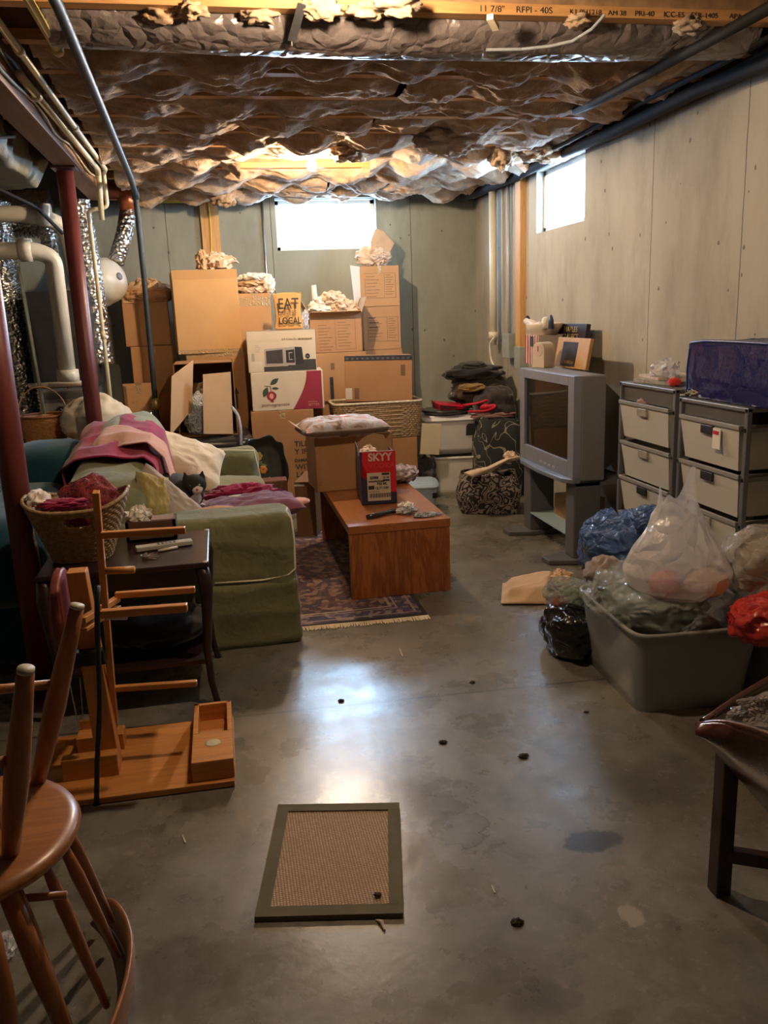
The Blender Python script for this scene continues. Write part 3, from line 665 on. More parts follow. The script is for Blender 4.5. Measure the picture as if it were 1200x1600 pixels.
child('back_frame', softbox(-.80, -.5, Y0+.04, Y1, .0, .64, .09, 11, .015, 40, top=rise), GRN, sofa, smooth=True)
def bk(w):
    w = w.copy(); return w
child('back_cushion', softbox(-.79, -.33, Y0+.07, 4.70, .40, .75, .16, 13, .025, 38, top=rise), GRN, sofa, smooth=True)
child('back_cushion', softbox(-.77, -.34, 4.70, Y1-.12, .42, .77, .16, 15, .02, 34, top=rise), GRL, sofa, smooth=True)
PIP = plain('cream_piping', (.7, .66, .5), .8)
pts = [(-.1, Y0-.006, .33), (.12, Y0-.01, .325), (.24, Y0-.004, .34), (.272, Y0+.01, .36), (.275, Y0+.006, .5), (.268, Y0+.012, .6), (.25, Y0+.06, .625), (.262, Y0+.16, .618), (.268, Y0+.24, .56)]
child('piping', MB().tube(pts, .005, 6), PIP, sofa, smooth=True)
child('piping', MB().tube([(-.3, Y1-.25, .7), (0, Y1-.26, .675), (.18, Y1-.25, .66), (.205, Y1-.25, .5), (.24, Y1-.25, .3)], .005, 6), PIP, sofa, smooth=True)
child('skirt', softbox(-.4, .285, Y0-.015, Y0+.26, .0, .315, .03, 21, .012, 36), GRN, sofa, smooth=True)
# cloth laid over something: height function grid
def drape(fn, nu=50, nv=34, amp=.012, fr=6., seed=0.):
    def g(u, v):
        p = Vector(fn(u, v)); q = (p.x, p.y, seed)
        return p+Vector((nz(q, fr, 1)*amp, nz(q, fr, 7)*amp, amp*1.2*ridge(q, fr*.7, seed)))
    return MB().grid(g, nu, nv)
def over_back(x0, x1, ztop, y0, y1, skew=0., z_lo=.45, z_lb=.5):
    """cloth path from the seat side up over the sofa back and down behind"""
    prof = [(x1+.03, z_lo), (x1+.01, z_lo+.18), (x1-.03, ztop-.06), (x1-.1, ztop), ((x0+x1)/2, ztop+.015), (x0+.08, ztop-.01), (x0, ztop-.08), (x0-.03, z_lb)]
    def f(u, v):
        k = v*(len(prof)-1); i = min(int(k), len(prof)-2); t_ = k-i
        x = prof[i][0]*(1-t_)+prof[i+1][0]*t_; z = prof[i][1]*(1-t_)+prof[i+1][1]*t_
        yy = y0+(y1-y0)*u+skew*(v-.5)*1.5+.03*math.sin(v*7+u*3)
        dz = (.775+.17*min(1, max(0, (yy-3.75)/1.3)))-.925
        return (x, yy, z+dz*min(1, max(0, (z-.5)/.3)))
    return f
MAG = fabric('magenta_cloth', (.3, .015, .07), .2, .3); PEA = fabric('peach_cloth', (.62, .33, .24), .12, .3)
MB_ = drape(over_back(-.82, -.31, .925, 4.28, 5.05, .25), 60, 60, .022, 5., 2); MB_.build('throw_blanket', MAG, smooth=True, solid=.008, label='dark magenta throw blanket draped over the sofa back', cat='blanket')
MB_ = drape(over_back(-.72, -.285, .95, 4.40, 4.66, .3, .56, .86), 30, 60, .022, 5., 5); MB_.build('throw_cloth', PEA, smooth=True, solid=.006, label='peach-coloured cloth folded along the magenta throw on the sofa back', cat='blanket')
WHP = fabric('white_pillowcase', (.72, .6, .42), .08, .5, col2=(.78, .68, .52))
pillow('pillow', 'plump cream white pillow leaning on the far end of the sofa', atY(291, 722, 5.05), .46, .34, .19, (42, 24, 8), WHP, seed=3)
FLP = fabric('mauve_floral', (.36, .25, .2), .35, .3, col2=(.42, .4, .34)); YGP = fabric('yellow_green', (.36, .29, .1), .15, .3)
p = pillow('pillow', 'faded mauve throw pillow with an olive back leaning near the sofa arm', atY(257, 787, 4.0), .37, .22, .11, (55, 46, 6), FLP, seed=6)
pillow('pillow', 'olive yellow pillow wedged between sofa back and mauve pillow', atY(238, 778, 3.96), .17, .24, .10, (64, 20, 30), YGP, seed=8)
PUR = fabric('purple_print', (.13, .045, .09), .3, .25, col2=(.2, .08, .12))
pl = thing('pillow', 'flat dark purple throw pillow with peach ends lying on the sofa arm', 'pillow', (.1, 4.1, .55))
pillow('pillow_front', '', (.10, 4.12, .585), .50, .32, .09, (2, -2, 8), PUR, seed=12, parent=pl)
child('pillow_end', MB().blob((.34, 4.15, .585), (.06, .05, .02), 20, 12, .1), PEA, pl, smooth=True)
child('pillow_end', MB().blob((-.08, 3.99, .60), (.12, .05, .03), 20, 12, .1), fabric('orange_cloth', (.5, .25, .1)), pl, smooth=True)
child('printed_oval', MB().blob((.04, 4.2, .628), (.05, .025, .006), 20, 12), fabric('oval_cream', (.5, .42, .3)), pl, smooth=True)
MB().blob((.06, 4.62, .55), (.2, .09, .05), 44, 24, .3, 2.6, .5, 3.4, 4, flat=.5).build('magenta_cloth', MAG, smooth=True, label='crumpled magenta cloth on the sofa seat behind the cat', cat='cloth')
# ---- cat
def cat_mat():
    m, nt, b = newmat('cat_fur'); v = coords(nt, 'World')
    c = ramp(nt, noi(nt, v, 90, 3), [(.3, (.012, .011, .012)), (.7, (.028, .026, .025))])
    def patch(p, r, col):
        nonlocal c
        d = nt.nodes.new('ShaderNodeVectorMath'); d.operation = 'DISTANCE'; L(nt, v, d.inputs[0]); d.inputs[1].default_value = p
        k = math_(nt, 'LESS_THAN', math_(nt, 'ADD', d.outputs['Value'], math_(nt, 'MULTIPLY', noi(nt, v, 60, 3), .012)), r+.006)
        c = mix(nt, k, c, col)
    patch(CATH+Vector((.02, -.06, -.03)), .032, (.62, .5, .45)); patch(CATH+Vector((.02, -.03, -.085)), .05, (.62, .55, .5))
    L(nt, c, b.inputs['Base Color']); b.inputs['Roughness'].default_value = .75; b.inputs['Specular IOR Level'].default_value = .25
    bump(nt, b, noi(nt, v, 300, 3), .4, .004); return m
CATH = atY(304, 757, 4.22)
cb = CATH+Vector((-.12, .08, -.02))
ct = thing('cat', 'black and white cat curled on the sofa between the pillows, facing the camera', 'cat', (cb.x, cb.y, .52))
CF = cat_mat(); m = MB()
m.blob(cb+Vector((-.03, .05, -.03)), (.16, .14, .095), 30, 20); m.blob(cb+Vector((.06, -.02, -.045)), (.1, .1, .085), 24, 16)
m.blob(CATH, (.06, .06, .053), 26, 18); m.blob(CATH+Vector((.012, -.048, -.02)), (.026, .022, .02), 18, 12)
m.blob(CATH+Vector((-.05, .03, -.03)), (.06, .06, .055), 20, 14)
for s_ in (-1, 1):
    e = CATH+Vector((s_*.038, .0, .04)); m.hexa([e+Vector((-.02, -.008, -.012)), e+Vector((.02, -.008, -.012)), e+Vector((.018, .012, -.012)), e+Vector((-.018, .012, -.012))], [e+Vector((s_*.006-.005, -.002, .028)), e+Vector((s_*.006+.005, -.002, .028)), e+Vector((s_*.006+.005, .004, .028)), e+Vector((s_*.006-.005, .004, .028))])
    m.blob(CATH+Vector((s_*.03-.0, -.07, -.105)), (.022, .05, .018), 16, 12)
m.tube([cb+Vector((-.15, .1, -.07)), cb+Vector((-.05, -.07, -.09)), cb+Vector((.08, -.13, -.1))], [.03, .025, .018], 10)
bd = child('cat_body', m, CF, ct, smooth=True)
r = bd.modifiers.new('remesh', 'REMESH'); r.mode = 'VOXEL'; r.voxel_size = .006; r.use_smooth_shade = True
q = bd.modifiers.new('smooth', 'SMOOTH'); q.iterations = 5
EY = plain('cat_eye', (.35, .38, .12), .1, .1, bst=0)
for s_ in (-1, 1): child('eye', MB().blob(CATH+Vector((s_*.02+.003, -.05, .006)), (.007, .006, .006), 14, 10), EY, ct, smooth=True)
child('nose', MB().blob(CATH+Vector((.013, -.07, -.014)), (.006, .005, .005), 12, 8), plain('cat_nose', (.25, .08, .07), .4), ct, smooth=True)
cr = MB().tube([CATH+Vector((-.035+.052*math.cos(a), .02+.02*math.sin(a), -.035+.05*math.sin(a))) for a in [2*PI*k/24 for k in range(25)]], .004, 6)
child('collar', cr, plain('collar_blue', (.35, .45, .6), .4), ct, smooth=True)
# ---- teal armchair behind
TEAL = fabric('teal_fabric', (.012, .06, .085), .2, .2)
tc = thing('armchair', 'dark teal upholstered armchair left of the green sofa', 'armchair', (-1.15, 4.6, 0))
child('seat', softbox(-1.75, -.78, 3.75, 5.2, .0, .5, .1, 31, .01), TEAL, tc, smooth=True)
child('arm', softbox(-1.25, -.80, 3.62, 4.75, .3, .70, .16, 32, .008), TEAL, tc, smooth=True)
child('backrest', MB().blob((-1.03, 5.15, .66), (.26, .24, .19), 48, 30, .03, 2, pw=.7), TEAL, tc, smooth=True)
child('back_roll', MB().blob((-1.42, 4.9, .6), (.3, .6, .28), 48, 30, .03, 2, pw=.6), TEAL, tc, smooth=True)
def damask_(name, c1, c2, s, th, dist=2.2):
    if name in MC: return MC[name]
    m, nt, b = newmat(name); v = coords(nt, 'Object')
    f = noi(nt, v, s, 1., .4, dist); f = math_(nt, 'PINGPONG', math_(nt, 'MULTIPLY', f, 5.), .5)
    k = math_(nt, 'GREATER_THAN', f, th); L(nt, mix(nt, k, c1, c2), b.inputs['Base Color']); b.inputs['Roughness'].default_value = .8; MC[name] = m; return m
MB_ = softbox(-2.3, -1.0, 2.2, 6.0, 2.36, 2.62, .09, 51, .05, 60); MB_.build('overhead_duct', plain('dirty_duct_wrap', (.2, .185, .12), .6, .55, 4, .6, 14, bd=.02), smooth=True, label='stained wrapped air duct overhead left of the wooden beam', cat='duct')
# ============================================================ SIDE TABLE
MAH = wood('dark_mahogany', (.028, .012, .012), (.015, .006, .006), 5, 'X', .28, 10, coat=.3)
sx0, sx1, sy0, sy1, TH = -.735, -.10, 3.13, 3.66, .60
st = thing('side_table', 'dark mahogany side table with curved legs beside the sofa arm', 'table', (-.42, 3.4, 0))
child('tabletop', MB().bx(sx0, sx1, sy0, sy1, TH-.02, TH), MAH, st, bevel=.006)
child('apron', MB().bx(sx0+.03, sx1-.03, sy0+.02, sy1-.02, TH-.09, TH-.02), MAH, st, bevel=.003)
for xx, yy, dx, dy in ((sx0+.03, sy0+.03, -1, -1), (sx1-.03, sy0+.03, 1, -1), (sx0+.03, sy1-.03, -1, 1), (sx1-.03, sy1-.03, 1, 1)):
    pts = [(xx+dx*o, yy+dy*o*.6, z) for o, z in ((0, .58), (.012, .5), (.006, .38), (-.005, .24), (0, .1), (.012, .03), (.02, 0))]
    child('leg', MB().tube(pts, [.028, .027, .02, .016, .014, .013, .016], 12), MAH, st, smooth=True)
child('lower_shelf', MB().bx(sx0+.04, sx1-.04, sy0+.04, sy1-.04, .17, .19), MAH, st, bevel=.004)
for xx in (sx1-.012,):
    for yy in (sy0+.012, sy1-.012): child('corner_dot', MB().blob((xx, yy, TH), (.012, .012, .004), 12, 8), plain('pale_corner', (.5, .5, .55), .3), st, smooth=True)  # small pale blue-grey dots on the two right-hand corners
# olive cloth and dark folded things on the lower shelf
MB().blob((-.35, 3.42, .27), (.24, .18, .08), 40, 24, .1, 2, .12, 2.5, 2, flat=.191).build('dark_cloth', fabric('charcoal_cloth', (.02, .02, .022)), smooth=True, label='dark folded cloth on the lower shelf of the side table', cat='cloth')
# wicker laundry basket
BKC = (-.59, 3.38, TH+.002); rimf = lambda th: .02*math.cos(2*th)
wb_ = thing('wicker_basket', 'flared seagrass basket with cut-out handle on the dark side table', 'basket', BKC)
def bw(u, v):
    th = 2*PI*u; p = sup(th, .105+.085*v, .10+.08*v, .62); n = Vector((math.cos(th), math.sin(th), 0))
    p = p+n*weave(u, v, 26, 20, .0055); return p+Vector(BKC)+Vector((0, 0, .235*v+rimf(th)*v))
g = MB().grid(bw, 260, 100, cu=True)
def hole(c_u, mbx):
    keep = []
    for q in mbx.f:
        c = sum((mbx.v[i] for i in q), Vector())/4
        d = c-Vector(BKC); hz_ = d.z-.175; hx = d.x-.02
        if d.y < 0 and (hx/.055)**2+(hz_/.022)**2 < 1: continue
        keep.append(q)
    mbx.f = keep
hole(.75, g)
child('basket_wall', g, WK2, wb_, smooth=True, solid=.008)
child('basket_bottom', MB().lathe((BKC[0], BKC[1], BKC[2]+.003), [(.1, 0), (.1, .006)], 30), WK2, wb_)
child('rim', ring((BKC[0], BKC[1], BKC[2]+.237), .192, .182, .008, .62, rim=rimf), WK2, wb_, smooth=True)
REDP = damask_('red_print_cloth', (.03, .008, .015), (.26, .02, .02), 26, .2)
MB().blob((-.555, 3.44, .80), (.115, .08, .115), 56, 36, .2, 1.6, .16, 2.2, 2).build('red_cloth', REDP, smooth=True, label='deep red patterned cloth heaped in the wicker basket', cat='cloth')
MB().blob((-.73, 3.36, .835), (.045, .09, .05), 40, 26, .25, 1.8, .2, 2.2, 8).build('white_cloth', fabric('white_print_cloth', (.7, .62, .55), .2), smooth=True, label='white printed cloth spilling over the left rim of the wicker basket', cat='cloth')
MB().blob((-.64, 3.3, .835), (.09, .05, .02), 40, 26, .3, 2.6, .4, 3., 5).build('magenta_cloth', MAG, smooth=True, label='magenta cloth edge at the front of the wicker basket', cat='cloth')
# tissue in wooden box
wbx = thing('wooden_box', 'rough brown wooden box at the back of the side table', 'box', (-.33, 3.6, TH+.002))
wx0, wx1, wy0, wy1, wz = -.44, -.235, 3.53, 3.64, TH+.002
BRW = wood('rough_brown', (.12, .055, .03), (.07, .03, .015), 6, 'X', .7)
m = MB(); m.bx(wx0, wx1, wy0, wy0+.012, wz, wz+.085).bx(wx0, wx1, wy1-.012, wy1, wz, wz+.085).bx(wx0, wx0+.012, wy0, wy1, wz, wz+.085).bx(wx1-.012, wx1, wy0, wy1, wz, wz+.085).bx(wx0, wx1, wy0, wy1, wz, wz+.01)
child('box_body', m, BRW, wbx)
child('box_lid', MB().bx(-.335, wx1-.01, wy0+.01, wy1-.01, wz+.07, wz+.088), wood('pale_rough', (.3, .2, .13), (.2, .12, .07), 5, 'X', .8), wbx)
PAP = plain('white_paper', (.72, .68, .6), .8, .04, bst=.3, bsc=20); KRAFT = plain('kraft_paper', (.55, .36, .2), .8, .1, 10, .4, 22, bd=.01); CRP = plain('crumpled_packing_paper', (.66, .5, .36), .8, .1, 10, .5, 20, bd=.01)
def crumple(name, c, r, mt, lab, seed=1., flat=None, amp=.3, cat='paper', nu=26, parent=None, group=None, rfreq=2.6):
    nu = min(nu, 34); m = MB().blob(c, r, nu, int(nu*.6), amp, 2.2, amp*.7, rfreq*.8, seed, flat=flat)
    rs_ = random.Random(seed); k_ = max(r)*.085
    m.v = [p+Vector((rs_.uniform(-1, 1), rs_.uniform(-1, 1), rs_.uniform(-1, 1)))*k_ for p in m.v]
    # facet crumpling
    m.v = [p+Vector((nz(p, 22, seed), nz(p, 22, seed+3), nz(p, 22, seed+6)))*.010*min(1, max(r)/.08) for p in m.v]
    if parent is not None: return child(name, m, mt, parent)
    return m.build(name, mt, label=lab, cat=cat, group=group)
crumple('tissue_paper', (-.39, 3.585, TH+.1), (.055, .04, .045), PAP, 'white tissue paper puffing out of the rough wooden box', 5)
# remote, keys
a = fl(212, 858, TH+.012); b = fl(300, 846, TH+.012)
rc = thing('remote_control', 'long pale grey remote control lying on the dark side table', 'remote control', ((a.x+b.x)/2, (a.y+b.y)/2, TH))
RG = plain('remote_grey', (.42, .41, .35), .4, .04, bst=0)
child('remote_body', MB().bar(a, b, .045, .02), RG, rc, bevel=.004)
for k in range(5):
    c = a.lerp(b, .38+.07*k); child('button', MB().bar(c+Vector((0, 0, .0095)), c+(b-a).normalized()*.01+Vector((0, 0, .0095)), .03, .004), plain('button_dark', (.12, .11, .1), .5), rc)
a = fl(247, 861, TH+.006); b = fl(277, 855, TH+.006)
MB().tube([a, b], .006, 10).build('pen', plain('pen_cream', (.6, .55, .42), .4), smooth=True, label='short cream pen just in front of the remote control', cat='pen')
kc = fl(232, 872, TH+.003)
kt = thing('key_bunch', 'bunch of brass and steel keys on the dark side table', 'keys', kc)
for k in range(5):
    an = -.6+k*.55; d = Vector((math.cos(an), math.sin(an), 0)); st_ = kc+Vector((-.01, 0, .002+k*.002))
    child('key', MB().bar(st_, st_+d*.05, .008, .002).lathe(st_+d*-.006+Vector((0, 0, -.001)), [(.011, 0), (.011, .002)], 14), plain('key_metal', (.45, .36, .2), .3, .3, metal=.9), kt)
child('key_ring', MB().tube([kc+Vector((.016*math.cos(t_)-.012, .016*math.sin(t_), .012)) for t_ in [2*PI*k/18 for k in range(19)]], .0015, 6), GALV, kt, smooth=True)
# ============================================================ SKEIN WINDER
WP = wood('winder_pine', (.62, .27, .07), (.46, .18, .04), 5, 'X', .42, 12, coat=.1); WPZ = wood('winder_pine_up', (.62, .27, .07), (.46, .18, .04), 5, 'Z', .42, 12, coat=.1)
ww = thing('skein_winder', 'pine skein winder with flat base, upright post and rotating arm reel', 'winder', (-.4, 2.76, 0))
child('base_board', MB().prism([(-.72, 2.53, .002), (-.06, 2.52, .002), (-.055, 2.63, .002), (-.055, 2.99, .002), (-.72, 2.99, .002)], (0, 0, .022)), WP, ww, bevel=.003)
# cheeks around the upright
child('foot_block', MB().bx(-.60, -.44, 2.83, 2.90, .024, .085), WP, ww, bevel=.003)
child('foot_block', MB().bx(-.62, -.44, 2.655, 2.70, .024, .10), WP, ww, bevel=.003)
child('upright_post', MB().hexa([(-.515, 2.70, .024), (-.44, 2.70, .024), (-.44, 2.76, .024), (-.515, 2.76, .024)], [(-.535, 2.70, .73), (-.475, 2.70, .73), (-.475, 2.76, .73), (-.535, 2.76, .73)]), WPZ, ww, bevel=.003)
child('wedge_block', MB().hexa([(-.60, 2.9, .024), (-.55, 2.9, .024), (-.55, 2.97, .024), (-.6, 2.97, .024)], [(-.60, 2.9, .12), (-.555, 2.9, .12), (-.55, 2.95, .10), (-.6, 2.95, .10)]), WP, ww, bevel=.002)
# tray block with knob at the right end
bxk = MB(); bx0, bx1, by0, by1, bz = -.195, -.058, 2.54, 2.98, .024
bxk.bx(bx0, bx1, by0, 2.74, bz, .095).bx(bx0, bx0+.018, 2.74, by1, bz, .095).bx(bx1-.018, bx1, 2.74, by1, bz, .095).bx(bx0, bx1, by1-.018, by1, bz, .095).bx(bx0, bx1, 2.74, by1, bz, .03)
child('tray_block', bxk, WP, ww, bevel=.003)
kn = child('tray_knob', MB().lathe((-.125, 2.66, .093), [(.026, 0), (.026, .003), (.02, .004)], 24), plain('bone', (.6, .55, .4), .3), ww, smooth=True)
child('red_wheel', MB(Matrix.Translation((-.565, 2.74, .60)) @ Euler((0, PI/2, 0)).to_matrix().to_4x4()).lathe((0, 0, 0), [(.09, -.012), (.125, -.016), (.135, -.008), (.13, 0), (.135, .008), (.125, .016), (.09, .012)], 48), wood('red_stained', (.24, .055, .05), (.16, .03, .03), 5, 'Z', .45), ww, smooth=True)
RXc, RYc, RZc = -.43, 2.66, .575      # hub of the reel
child('axle', MB().tube([(-.58, 2.73, RZc), (-.36, RYc+.01, RZc)], .011, 12), GALV, ww, smooth=True)
# crossed arms: long arm near vertical, short arm toward the camera
A1, A2 = Vector((-.405, 2.64, .965)), Vector((-.435, 2.80, .19))
A1 = atY(150, 768, 2.62); A2 = atY(180, 1132, 2.78)
child('reel_arm', MB().bar(A1, A2, .03, .02, (1, 0, 0)), WPZ, ww, bevel=.002)
H1 = atY(128, 970, 2.50); H2 = atY(183, 936, 2.90)
child('reel_arm', MB().bar(H1, H2, .024, .02, (0, 0, 1)), WP, ww, bevel=.002)
child('reel_arm', MB().bar(H1+Vector((0, 0, -.03)), H2+Vector((0, 0, -.03)), .024, .012, (0, 0, 1)), WP, ww, bevel=.002)
def peg(px0, py0, px1, py1, Y, r=.011, w=.024): child('peg', MB().bar(atY(px0, py0, Y), atY(px1, py1, Y-.02), w, w*.9, (0, 0, 1)), WP, ww, bevel=.003)
peg(158, 836, 290, 828, 2.63); peg(158, 959, 293, 949, 2.56, w=.028); peg(180, 930, 305, 921, 2.88); peg(178, 1076, 308, 1067, 2.76, w=.022)
child('short_peg', MB().tube([atY(166, 892, 2.66), atY(210, 890, 2.64)], .012, 12), WP, ww, smooth=True)
child('counter_clamp', MB().bx(-.555, -.44, 2.66, 2.70, .42, .47), plain('clamp_black', (.015, .015, .015), .25), ww, bevel=.006)
child('cord', MB().tube([atY(104, 1045, 2.72), atY(124, 1140, 2.74)], .002, 6), PAP, ww); child('cord', MB().tube([atY(125, 1060, 2.73), atY(131, 1140, 2.74)], .0015, 6), PAP, ww)
child('turning_handle', MB().tube(rnd([atY(152, 915, 2.48), atY(152, 1000, 2.46), atY(157, 1090, 2.48), atY(152, 1190, 2.5), atY(151, 1240, 2.52), fl(151, 1256, .015)], .1, 6), .0085, 10), plain('clamp_black', (.015, .015, .015), .25), ww, smooth=True)
child('foot_pad', MB().lathe(fl(152, 1256, 0), [(.014, 0), (.014, .008)], 14), plain('clamp_black', (.015, .015, .015), .25), ww)
for k in range(3): child('screw_eye', MB().lathe(fl(208+k*42, 1247-k*6, .002), [(.005, 0), (.005, .008)], 10), GALV, ww)
# ============================================================ UPSIDE-DOWN CHAIR
CHW = wood('chair_wood', (.38, .155, .04), (.26, .09, .022), 4, 'X', .38, 8, coat=.25); CHZ = wood('chair_wood_long', (.36, .13, .035), (.26, .085, .022), 4, 'Z', .38, 12, coat=.25)
cx_, cy_, cz_ = -.60, 1.64, .5
ch = thing('upturned_chair', 'brown spindle-back chair standing upside down with its legs in the air', 'chair', (cx_, cy_, 0))
child('seat', MB().lathe((cx_, cy_, cz_-.035), [(.02, 0), (.20, .0), (.232, .008), (.238, .02), (.232, .032), (.21, .036), (.02, .036)], 64), CHW, ch, smooth=True)
TIP = plain('glide_rubber', (.5, .46, .36), .5, .1)
legs = [((-.49, 1.795), (-.345, 1.80, .918)), ((-.50, 1.53), (-.372, 1.455, .918)), ((-.72, 1.77), (-.82, 1.84, .918)), ((-.72, 1.52), (-.82, 1.42, .918))]
legs[0] = ((fl(58, 1222, .5).x, fl(58, 1222, .5).y), tuple(fl(120, 950, .90))); legs[1] = ((fl(15, 1335, .5).x, fl(15, 1335, .5).y), tuple(fl(40, 1050, .90)))
for (bx_, by_), tip in legs:
    p0 = Vector((bx_, by_, .495)); p1 = Vector(tip)
    lg = child('leg', MB().tube([p0, p0.lerp(p1, .15), p0.lerp(p1, .45), p0.lerp(p1, .8), p1], [.016, .019, .024, .019, .0155], 20), CHZ, ch, smooth=True)
    child('glide', MB().tube([p1, p1+(p1-p0).normalized()*.008], .0155, 16), TIP, lg, smooth=True)
def on(i, t_): (a_, b_), tip = legs[i]; return Vector((a_, b_, .495)).lerp(Vector(tip), t_)
child('stretcher', MB().tube([on(0, .58), on(2, .58)], .011, 12), CHW, ch, smooth=True)
child('stretcher', MB().tube([on(1, .55), on(3, .55)], .011, 12), CHW, ch, smooth=True)
# crest rail resting on the floor: broad bent band
crest = [fl(x, y, 0) for x, y in ((150, 1436), (176, 1450), (195, 1480), (205, 1520), (203, 1560), (192, 1610), (172, 1665), (140, 1730), (95, 1800), (40, 1850))]
sm = rnd(crest, .2, 6)
m = MB(); n_ = len(sm)
def cf(u, v):
    k = u*(n_-1); i = min(int(k), n_-2); p = Vector(sm[i]).lerp(Vector(sm[i+1]), k-i); d = (Vector(sm[i+1])-Vector(sm[i])).normalized(); nn = Vector((d.y, -d.x, 0))
    c_ = 2*PI*v; w_ = .5+.5*math.sin(PI*min(1, max(0, u*1.02)))**.35
    return p+nn*(-.009*math.cos(c_)-.012*(math.sin(c_)*.5+.5))+Vector((0, 0, .052*w_+.048*w_*math.copysign(abs(math.sin(c_))**.5, math.sin(c_))))
child('crest_rail', m.grid(cf, 90, 20, cv=True, capu=False), CHW, ch, smooth=True)
def onc(k): i = int(k*(n_-1)); return Vector(sm[i])
for ang, k, r_ in ((62, .03, .009), (48, .10, .010), (30, .2, .0105), (12, .38, .0105), (-8, .58, .0105), (-28, .78, .010)):
    a_ = math.radians(ang-18); p0 = Vector((cx_+.2*math.cos(a_), cy_+.2*math.sin(a_), .475)); p1 = onc(k)+Vector((-.02, 0, .08))
    child('spindle', MB().tube([p0, p0.lerp(p1, .3), p0.lerp(p1, .65), p1], [r_*.8, r_*1.35, r_*1.1, r_*.7], 12), CHZ, ch, smooth=True)
for (px0, py0, px1, py1, z1) in ((12, 1395, 115, 1640, .1), (-20, 1440, 30, 1680, .1)):
    p0 = fl(px0, py0, .47); p1 = fl(px1, py1, z1)
    child('back_post', MB().tube([p0, p0.lerp(p1, .5), p1], [.018, .021, .014], 14), CHZ, ch, smooth=True)
child('cross_rung', MB().tube([fl(18, 1405, .42), fl(104, 1398, .42)], .008, 10), CHW, ch, smooth=True)
# clear bag scrap at lower left
# ============================================================ MAT
mt_, nt, b = newmat('jute_weave'); v = coords(nt, 'Object')
sx = N(nt, 'ShaderNodeSeparateXYZ'); L(nt, v, sx.inputs[0])
w1 = math_(nt, 'SINE', math_(nt, 'MULTIPLY', sx.outputs[0], 380.)); w2 = math_(nt, 'SINE', math_(nt, 'MULTIPLY', sx.outputs[1], 420.))
w = math_(nt, 'MULTIPLY', math_(nt, 'ABSOLUTE', w1), math_(nt, 'ABSOLUTE', w2))
nn_ = noi(nt, v, 90, 4, .6)
c = mix(nt, w, (.24, .15, .09), (.8, .6, .42)); c = mix(nt, ramp(nt, nn_, [(.4, (0, 0, 0)), (.65, (.6,)*3)]), c, (.33, .21, .12))
c = mix(nt, math_(nt, 'MULTIPLY', ramp(nt, noi(nt, v, 5, 3), [(.45, (0, 0, 0)), (.7, (.5,)*3)]), .5), c, (.4, .24, .11))
L(nt, c, b.inputs['Base Color']); b.inputs['Roughness'].default_value = .9; bump(nt, b, math_(nt, 'ADD', w, nn_), .6, .004)
GB = fabric('olive_binding', (.13, .115, .06), .15, .2)
MF = [fl(398, 1440), fl(630, 1434), fl(624, 1260), fl(435, 1263)]
mt = thing('doormat', 'woven jute mat with olive green cloth border on the concrete floor', 'mat', ((MF[0]+MF[2])/2).to_tuple())
def bil(u, v): return (MF[0]*(1-u)+MF[1]*u)*(1-v)+(MF[3]*(1-u)+MF[2]*u)*v
def slab(u0, u1, v0, v1, z0, z1, wav=0):
    m = MB()
    def f(u, v): p = bil(u0+(u1-u0)*u, v0+(v1-v0)*v); return (p.x, p.y, z1+.0015*nz((p.x, p.y, 0), 20, 2))
    m.grid(f, 14, 14); 
    c4_ = [bil(u0, v0), bil(u1, v0), bil(u1, v1), bil(u0, v1)]
    for i in range(4):
        a_, b_ = c4_[i], c4_[(i+1) % 4]; k = [m.P((a_.x, a_.y, z0)), m.P((b_.x, b_.y, z0)), m.P((b_.x, b_.y, z1)), m.P((a_.x, a_.y, z1))]; m.F(k)
    return m
child('woven_field', slab(.08, .92, .06, .94, 0, .010), mt_, mt)
for q in ((0, 1, 0, .075), (0, 1, .925, 1), (0, .095, .07, .93), (.905, 1, .07, .93)): child('border_strip', slab(*q, 0, .014), GB, mt)
def bug(px, py, s_, lab, name='leaf_scrap', z=0., mt2=None, cat='debris', seed=0):
    c = fl(px, py, z); crumple(name, (c.x, c.y, z+s_*.25), (s_, s_*.7, s_*.35), mt2 or plain('dead_leaf', (.035, .022, .012), .8, .3), lab, seed or px, flat=z, amp=.35, cat=cat, nu=20)
bug(590, 1399, .011, 'small dark dried insect on the jute mat corner', 'dead_insect', .0135)
PS = fl(596, 1442)
MB().tube([(PS.x-.012, PS.y+.01, .004), (PS.x, PS.y-.004, .006), (PS.x+.002, PS.y-.03, .003)], [.002, .006, .003], 8).build('paper_scrap', plain('cream_scrap', (.6, .52, .4), .8), label='tiny cream paper twist at the mat front edge', cat='debris')
for px, py, s_, lab in ((533, 1096, .013, 'dark leaf bit lying in the bluish window reflection'), (692, 1161, .014, 'small dark curled leaf bit in the middle of the floor'), (738, 1067, .012, 'dark leaf crumb on the floor joint'), (818, 1183, .018, 'brown curled leaf on the floor right of the middle'), (916, 1113, .01, 'small dark twig bit near the grey storage bin'), (808, 1443, .017, 'dark greenish seed husk lying on the floor between the mat and dark wooden stand'), (1092, 1330, .008, 'tiny crumb beside the dark wooden stand leg')):
    if px != 1092: bug(px, py, s_, lab)
for px, py, lab in ((624, 1020, 'tiny white paper thread on the floor before the rug'), (285, 1312, 'tiny white straw bit on the floor before the winder'), (768, 1390, 'thin pale straw on the floor right of the mat')):
    a_ = fl(px, py-7, .002); b_ = fl(px+5, py+5, .002); MB().bar(a_, b_, .004, .002).build('straw_bit', plain('cream_scrap', (.6, .52, .4), .8), label=lab, cat='debris')
